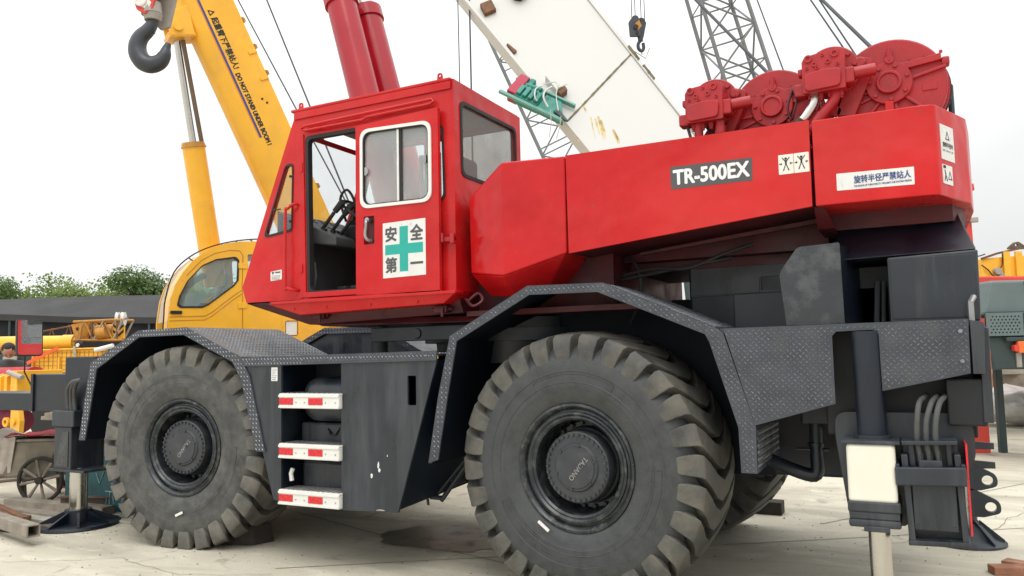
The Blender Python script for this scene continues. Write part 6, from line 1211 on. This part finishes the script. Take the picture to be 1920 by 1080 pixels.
m = MB(); cfr = FR((-6.75, .75, 0), (.93, .36, 0), Z); m.prism(rect(0, 1.15, 0, .012), cfr, -.12, .0); m.prism(rect(0, 1.15, .15, .162), cfr, -.12, 0); m.prism(rect(0, 1.15, .012, .15), cfr, -.066, -.054); tag(m.build('steel_beam', 'steel_rusty'), 'rusty I beam lying behind the front outrigger float', 'steel beam')
m = MB(); m.box(-7.0, -5.55, 1.0, 1.5, .0, .62, .01); tb = tag(m.build('steel_crate', 'teal_steel'), 'dark teal steel crate with chalk scribbles behind the front tyre', 'crate')
m = MB(); fr = side(.998); L_ = lambda pts: m.tube([fr(a, b, .002) for a, b in pts], .006, 5)
for pts in ([(-6.42, .42), (-6.36, .30), (-6.28, .44)], [(-6.18, .44), (-6.02, .45)], [(-6.16, .38), (-6.0, .39)], [(-6.15, .31), (-5.98, .33)], [(-6.10, .47), (-6.11, .29)], [(-6.03, .47), (-6.04, .29)], [(-6.25, .22), (-6.1, .22)], [(-6.22, .17), (-6.24, .08)], [(-6.17, .23), (-6.18, .07)], [(-6.12, .18), (-6.1, .08)], [(-6.02, .22), (-5.9, .2)], [(-6.0, .16), (-5.88, .15)], [(-5.95, .23), (-5.97, .08)], [(-6.02, .09), (-5.88, .1)]): L_(pts)
m.build('chalk_marks', 'chalk', tb)
for k in range(4): bar('concrete_strip', ('pale flat strip nearest the outrigger float', 'pale flat strip second from the outrigger float', 'pale flat strip third from the outrigger float', 'pale flat strip nearest the teal crate')[k], 'strip', (-5.9 + k * .12, .62 + k * .22), (-4.5, .70 + k * .25), .10, .025, 'steel_pale', 0, group='pale strips by the front outrigger')
# stacked goods behind the cart
m = MB(); m.box(-11.2, -9.75, 3.3, 4.2, .74, .80, .006); m.box(-11.1, -9.85, 3.4, 4.1, .86, .92, .006); m.box(-10.0, -9.8, 3.3, 4.1, .80, .86); m.box(-11.1, -10.9, 3.3, 4.1, .80, .86); tag(m.build('pallet', 'wood_grey'), 'wooden pallet lying on grey castings behind the cart', 'pallet')
m = MB(); m.box(-10.65, -9.85, 3.3, 3.9, .0, .74, .02); m.tube([(-10.30, 3.27, .66), (-10.34, 3.27, .70), (-10.28, 3.27, .74), (-10.22, 3.27, .68), (-10.22, 3.27, .5), (-10.28, 3.27, .44), (-10.33, 3.27, .47)], .03, 8, sub=3); tag(m.build('grey_casting', 'block_grey'), 'grey steel casting with a cut hook shape behind the cart', 'casting')
m = MB(); m.box(-9.55, -9.0, 3.6, 4.0, .55, 1.05, .01); tag(m.build('white_carton', 'white'), 'white carton standing behind the front outrigger hoses', 'carton')
m = MB(); m.box(-9.7, -8.9, 3.5, 4.2, 0, .55, .02); tag(m.build('steel_stand', 'block_grey'), 'grey stand under the white carton', 'stand')
m = MB(); m.lathe([(0, .17), (.05, .17), (.45, .12), (.5, .12), (.5, 0)], (-8.35, 2.0, 0), Z, 18); bk_ = tag(m.build('bucket', 'steel_pale'), 'pale bucket with red base behind the cart wheel', 'bucket')
m = MB(); m.lathe([(.0, .176), (.11, .172), (.11, .16)], (-8.35, 2.0, .004), Z, 18); m.build('red_band', 'drum_red', bk_)
m = MB(); m.hexa([(-3.70, .30, 0), (-3.36, .40, 0), (-3.30, .62, 0), (-3.64, .54, 0), (-3.67, .31, .16), (-3.38, .41, .18), (-3.33, .61, .17), (-3.62, .54, .16)], .012); tag(m.build('wheel_chock', 'wood_dark'), 'dark wooden block wedged behind the front tyre', 'wheel chock')
m = MB(); m.box(.45, .80, 3.45, 3.65, 0, .13, .01); tag(m.build('wheel_chock', 'wood_dark'), 'low wooden block beside the far rear tyre', 'wheel chock')
for k, (x, y, a) in enumerate(((2.62, 1.95, 20), (2.72, 2.10, -25))):
    M4 = Matrix.Translation((x, y, .03)) @ Matrix.Rotation(R(a), 4, 'Z'); m = MB(); m.box(-.12, .12, -.06, .06, -.03, .03, .006, mtx=M4); tag(m.build('brick', 'brick'), ('broken reddish brick lying on the concrete', 'pale dusty brick leaning by the reddish one')[k], 'brick')

# ================================================================== machines at the right edge
gm = thing('green_machine', 'grey green machine with perforated cover and orange lamp behind the rear bumper', 'machine', (3.6, 8.2, 0))
gf = FR((3.0, 7.85, 0), (.888, .459, 0), Z)
m = MB(); m.hexa([gf(a, b, c) for c in (0, -1.6) for a, b in ((-.05, 2.10), (2.0, 2.10), (2.0, 2.58), (.08, 2.58))], .04, 3); m.build('hood', 'machine_green', gm)
m = MB(); m.prism([(.60, 2.10), (.75, 2.10), (.66, 2.56), (.55, 2.56)], gf, 0, .01)
for k in range(5): m.prism(rect(.60, 1.2, 2.14 + k * .08, 2.17 + k * .08), gf, .0, .03, .003)
m.build('louvre', 'machine_dark', gm)
hl = [circ(-.02 + (i + .5 * (j % 2)) * .052, 1.845 + j * .044, .013, 6) for i in range(8) for j in range(6)]
m = MB(); m.plate(fillet(rect(-.08, .50, 1.80, 2.12), .02), hl, gf, .10, .12); m.build('perforated_cover', 'machine_green', gm)
m = MB(); m.prism(rect(-.07, .49, 1.81, 2.11), gf, .05, .06); m.prism(fillet(rect(.42, .60, 1.78, 2.12), .03), gf, .0, .12, .01); m.build('cover_box', 'machine_dark', gm)
m = MB(); m.cyl(gf(.48, 1.96, .12), gf(1.3, 1.84, .2), .055, seg=16); m.build('exhaust', 'steel', gm)
m = MB(); m.hexa([gf(a, b, c) for c in (.05, -1.6) for a, b in ((.02, 1.33), (2.0, 1.33), (2.0, 1.80), (-.05, 1.80))], .03); m.hexa([gf(a, b, c) for c in (.12, -.1) for a, b in ((.18, 1.72), (2.0, 1.72), (2.0, 1.78), (.18, 1.78))], .01); m.build('lower_body', 'machine_dark', gm)
m = MB(); m.prism(fillet(rect(.32, .46, 1.56, 1.72), .03), gf, .08, .14, .01); m.build('lamp', 'reflector_orange', gm); m = MB(); m.prism(fillet(rect(.26, .33, 1.58, 1.67), .02), gf, .08, .15, .01); m.build('lamp', 'signal_red', gm)
m = MB(); m.prism(rect(.33, .40, 1.36, 1.56), gf, .05, .07); m.build('lens', 'block_grey', gm)
for a in (.95, 1.8):
    for c in (-.3, -1.4): m = MB(); m.hexa([gf(a + q, b, c + s_) for s_ in (-.05, .05) for q, b in ((-.05, 0), (.05, 0), (.05, 1.35), (-.05, 1.35))], .01); m.build('leg', 'machine_dark', gm)
rc = thing('red_cab', 'orange red vehicle body with white notice behind the green machine', 'vehicle', (4.2, 11.5, 0))
rf_ = FR((3.1, 11.2, 0), (.888, .459, 0), Z)
m = MB(); m.hexa([rf_(a, b, c) for c in (0, -2) for a, b in ((.02, 1.9), (3, 1.9), (3, 2.86), (.02, 2.90))], .03); m.build('body', 'signal_red', rc); m = MB(); m.hexa([rf_(a, b, c) for c in (-.1, -1.9) for a, b in ((.06, 1.35), (3.6, 1.35), (3.6, 1.9), (.06, 1.9))]); m.build('chassis', 'machine_dark', rc)
for a in (2.2, 3.2): m = MB(); m.lathe([(-.15, .3), (-.15, .6), (.15, .6), (.15, .3), (.1, 0)], rf_(a, .6, -.3), rf_.n, 24); m.build('wheel', 'black_rubber', rc)
m = MB(); m.prism(rect(.06, .30, 2.50, 2.78), rf_, 0, .004); nt = m.build('notice', 'white', rc); text('作业半径', rf_, .08, 2.66, .06, 'signal_red', nt, width=.19, off=.006); text('禁止', rf_, .08, 2.55, .06, 'signal_red', nt, width=.09, off=.006)
rm = thing('red_mast', 'tall thin red mast standing close behind the counterweight', 'mast', (3.0, 9.6, 0))
m = MB(); m.hexa([(2.66, 9.3, 0), (3.03, 9.4, 0), (3.03, 9.5, 0), (2.66, 9.5, 0), (2.66, 9.3, 4.0), (2.98, 9.4, 4.3), (2.98, 9.5, 4.3), (2.66, 9.5, 4.3)], .01); m.build('column', 'signal_red', rm); m = MB(); m.tube([(2.96, 9.36, 4.1), (3.04, 9.36, 4.15), (3.03, 9.36, 4.24)], .02); m.build('hook', 'signal_red', rm)
m = MB(); m.box(2.97, 3.08, 9.33, 9.4, 3.62, 3.70, .01); m.build('bracket', 'block_grey', rm)
yr = thing('yellow_machine', 'yellow crane boom foot with hoses and lifting eye above the orange red body', 'machine', (4.5, 16, 0))
yf_ = FR((3.4, 15.9, 0), (.888, .459, 0), Z)
m = MB(); m.hexa([yf_(a, b, c) for c in (0, -1.5) for a, b in ((.1, 2.4), (5, 2.4), (5, 3.95), (.16, 3.66))], .03); m.hexa([yf_(a, b, c) for c in (0, -1.5) for a, b in ((1.6, 0), (5, 0), (5, 2.4), (1.6, 2.4))], .03); ym = m.build('boom_foot', 'yellow', yr)
for a in (.62, .90): m = MB(); m.prism(rect(a, a + .15, 2.7, 3.80), yf_, 0, .06, .006); m.build('stiffener', 'yellow', ym)
m = MB(); m.prism([(.12, 3.62), (.5, 3.74), (1.0, 3.84), (1.0, 3.88), (.5, 3.79), (.12, 3.67)], yf_, 0, .05); m.build('edge_strip', 'rust', ym)
m = MB(); m.plate(fillet([(.75, 3.86), (.95, 4.02), (1.05, 4.04), (1.3, 3.86)], .04), [circ(1.0, 3.96, .035, 12)], yf_, -.1, -.04); m.build('lifting_eye', 'steel_rusty', ym)
m = MB()
for q in ([(.1, 3.5), (.25, 3.38), (.35, 3.25), (.5, 3.2)], [(.6, 3.75), (.58, 3.5), (.5, 3.4)], [(.5, 3.2), (.6, 3.1), (.7, 3.2), (.9, 3.15)], [(.2, 3.75), (.0, 3.7), (-.3, 3.72)]): m.tube([yf_(a, b, .05) for a, b in q], .014, 6, sub=4)
m.build('hose_bundle', 'black', yr, kind='stuff')
m = MB(); m.cyl(yf_(.45, 3.35, 0), yf_(.45, 3.35, .12), .08, seg=14); m.cyl(yf_(.54, 3.25, 0), yf_(.54, 3.25, .1), .06, seg=14); m.build('valve', 'block_grey', yr)
# wrapped heap
def heap(name, label, cat, c, rx, ry, rz, mat, seed):
    r = random.Random(seed); bm = bmesh.new(); bmesh.ops.create_icosphere(bm, subdivisions=4, radius=1); mb = MB(); mb.bm.free(); mb.bm = bm
    from mathutils import noise
    for v in bm.verts:
        q = v.co.copy(); k = 1 + .22 * noise.noise(q * 2.3 + Vector((seed, 0, 0))) + .14 * noise.noise(q * 6) + .06 * noise.noise(q * 14); v.co = Vector((c[0] + q.x * rx * k, c[1] + q.y * ry * k, max(.0, c[2] + q.z * rz * k)))
    return tag(mb.build(name, mat, None, smooth=80), label, cat)
heap('wrapped_bundle', 'bundle wrapped in white plastic sheet lying on the ground under the green machine', 'bundle', (3.75, 14.3, .42), .75, .6, .36, 'plastic_wrap', 2); heap('wrapped_bundle', 'second wrapped bundle with lilac tint beside the white one', 'bundle', (4.85, 14.9, .40), .60, .6, .34, 'plastic_wrap', 5)
bar('plank', 'pale plank stack behind the wrapped bundles', 'plank', (3.4, 16.0), (6.6, 17.4), .6, .10, 'steel_pale', 1.0); m = MB(); m.box(3.5, 6.6, 16.0, 17.6, 0, 1.0); tag(m.build('timber_stack', 'wood_grey'), 'grey timber stack carrying the pale planks', 'timber')

# ---- ground details: slab joints and a damp patch
def strip(name, pts, w, z, mat):
    m = MB(); P_ = [Vector((a, b, z)) for a, b in pts]
    for i in range(len(P_) - 1):
        d = (P_[i + 1] - P_[i]).normalized(); s_ = Vector((-d.y, d.x, 0)) * w / 2; m.face([P_[i] - s_, P_[i + 1] - s_, P_[i + 1] + s_, P_[i] + s_])
    return m.build(name, mat, ground)
strip('slab_joint', [(-12, 5.0), (-4.63, 1.95), (-2.63, 1.24), (-.87, .74), (2, -.2), (6, -1.6)], .018, .004, 'joint')
strip('slab_joint', [(-2.6, -.1), (-1.52, .64), (-.9, 1.05), (1.5, 2.7), (6, 5.9)], .013, .004, 'joint')
strip('slab_joint', [(1.2, 3.2), (5, 9.4), (9, 16)], .014, .0035, 'joint')
rr2 = random.Random(11); bp2 = []
for k in range(28):
    t = k * math.pi * 2 / 28; bp2.append((-1.85 + .62 * math.cos(t) * (1 + .25 * rr2.random()), 1.35 + .42 * math.sin(t) * (1 + .25 * rr2.random())))
m = MB(); m.bm.faces.new([m.bm.verts.new((a, b, .006)) for a, b in bp2]); m.build('damp_patch', 'damp', ground)

m = MB(); m.box(3.30, 3.95, 16.2, 16.9, .0, 1.55, .02); m.box(3.98, 4.12, 16.1, 16.9, .0, 1.40, .01); tag(m.build('concrete_slab_stack', 'block_grey'), 'upright grey slabs standing behind the wrapped bundles', 'slabs')
for k, (x0, x1, z) in enumerate(((4.2, 4.34, 1.75), (4.38, 4.5, 1.65), (4.55, 4.7, 1.8))): m = MB(); m.box(x0, x1, 16.2, 16.4, 1.10, z, .01); tag(m.build('timber', ('wood_grey', 'rust', 'steel_pale')[k]), ('grey', 'brown', 'pale')[k] + ' timber end standing on the plank stack', 'timber')
bar('timber', 'thick grey timber lying past the outrigger float', 'timber', (-7.7, .78), (-6.0, .86), .16, .09, 'wood_grey')
bar('steel_bar', 'dark rusty bar lying across the pale long bar', 'steel bar', (-7.3, .40), (-6.2, .06), .07, .05, 'rust', .062)
bar('timber', 'weathered board lying flat beneath the square tube', 'timber', (-7.0, -.20), (-5.9, -.05), .13, .03, 'wood_dark')
# loose grit
rg_ = random.Random(21); m = MB()
for k in range(2600):
    if k % 3: x, y = rg_.uniform(-7.5, 4.5), rg_.uniform(-1.5, 6)
    else: a = rg_.choice(((-3.95, .4), (0, .4), (-5.7, .3), (1.9, 0), (0, 2.7), (-6.5, .3))); x, y = a[0] + rg_.gauss(0, .6), a[1] + rg_.gauss(0, .35)
    r_ = .004 + .010 * rg_.random() ** 3; a = rg_.uniform(0, 6.28); c, s_ = math.cos(a) * r_, math.sin(a) * r_; h = r_ * rg_.uniform(.5, 1.1)
    v = [m.bm.verts.new(p) for p in ((x + c, y + s_, .0), (x - s_ * .8, y + c * .8, 0), (x - c * 1.1, y - s_ * 1.1, 0), (x + s_, y - c, 0), (x + c * .2, y + s_ * .2, h))]
    for i in range(4): m.bm.faces.new((v[i], v[(i + 1) % 4], v[4]))
gt = m.build('grit', 'grit'); gt['kind'] = 'stuff'; gt['label'] = 'loose grit and small stones scattered over the concrete'; gt['category'] = 'grit'
def crack(pts, w, seed):
    r = random.Random(seed); P_ = []
    for (a, b), (c, d) in zip(pts, pts[1:]):
        n = max(3, int(math.hypot(c - a, d - b) / .12))
        for i in range(n): t = i / n; P_.append((a + (c - a) * t + r.gauss(0, .018), b + (d - b) * t + r.gauss(0, .018)))
    strip('crack', P_, w, .0045, 'joint')
crack([(-5.0, -.9), (-4.1, -.4), (-3.2, -.55), (-2.4, -.2)], .005, 1); crack([(-3.9, -.45), (-3.6, .1)], .004, 2); crack([(1.6, 2.4), (2.6, 3.4), (3.2, 5.2), (4.4, 6.5)], .006, 3)
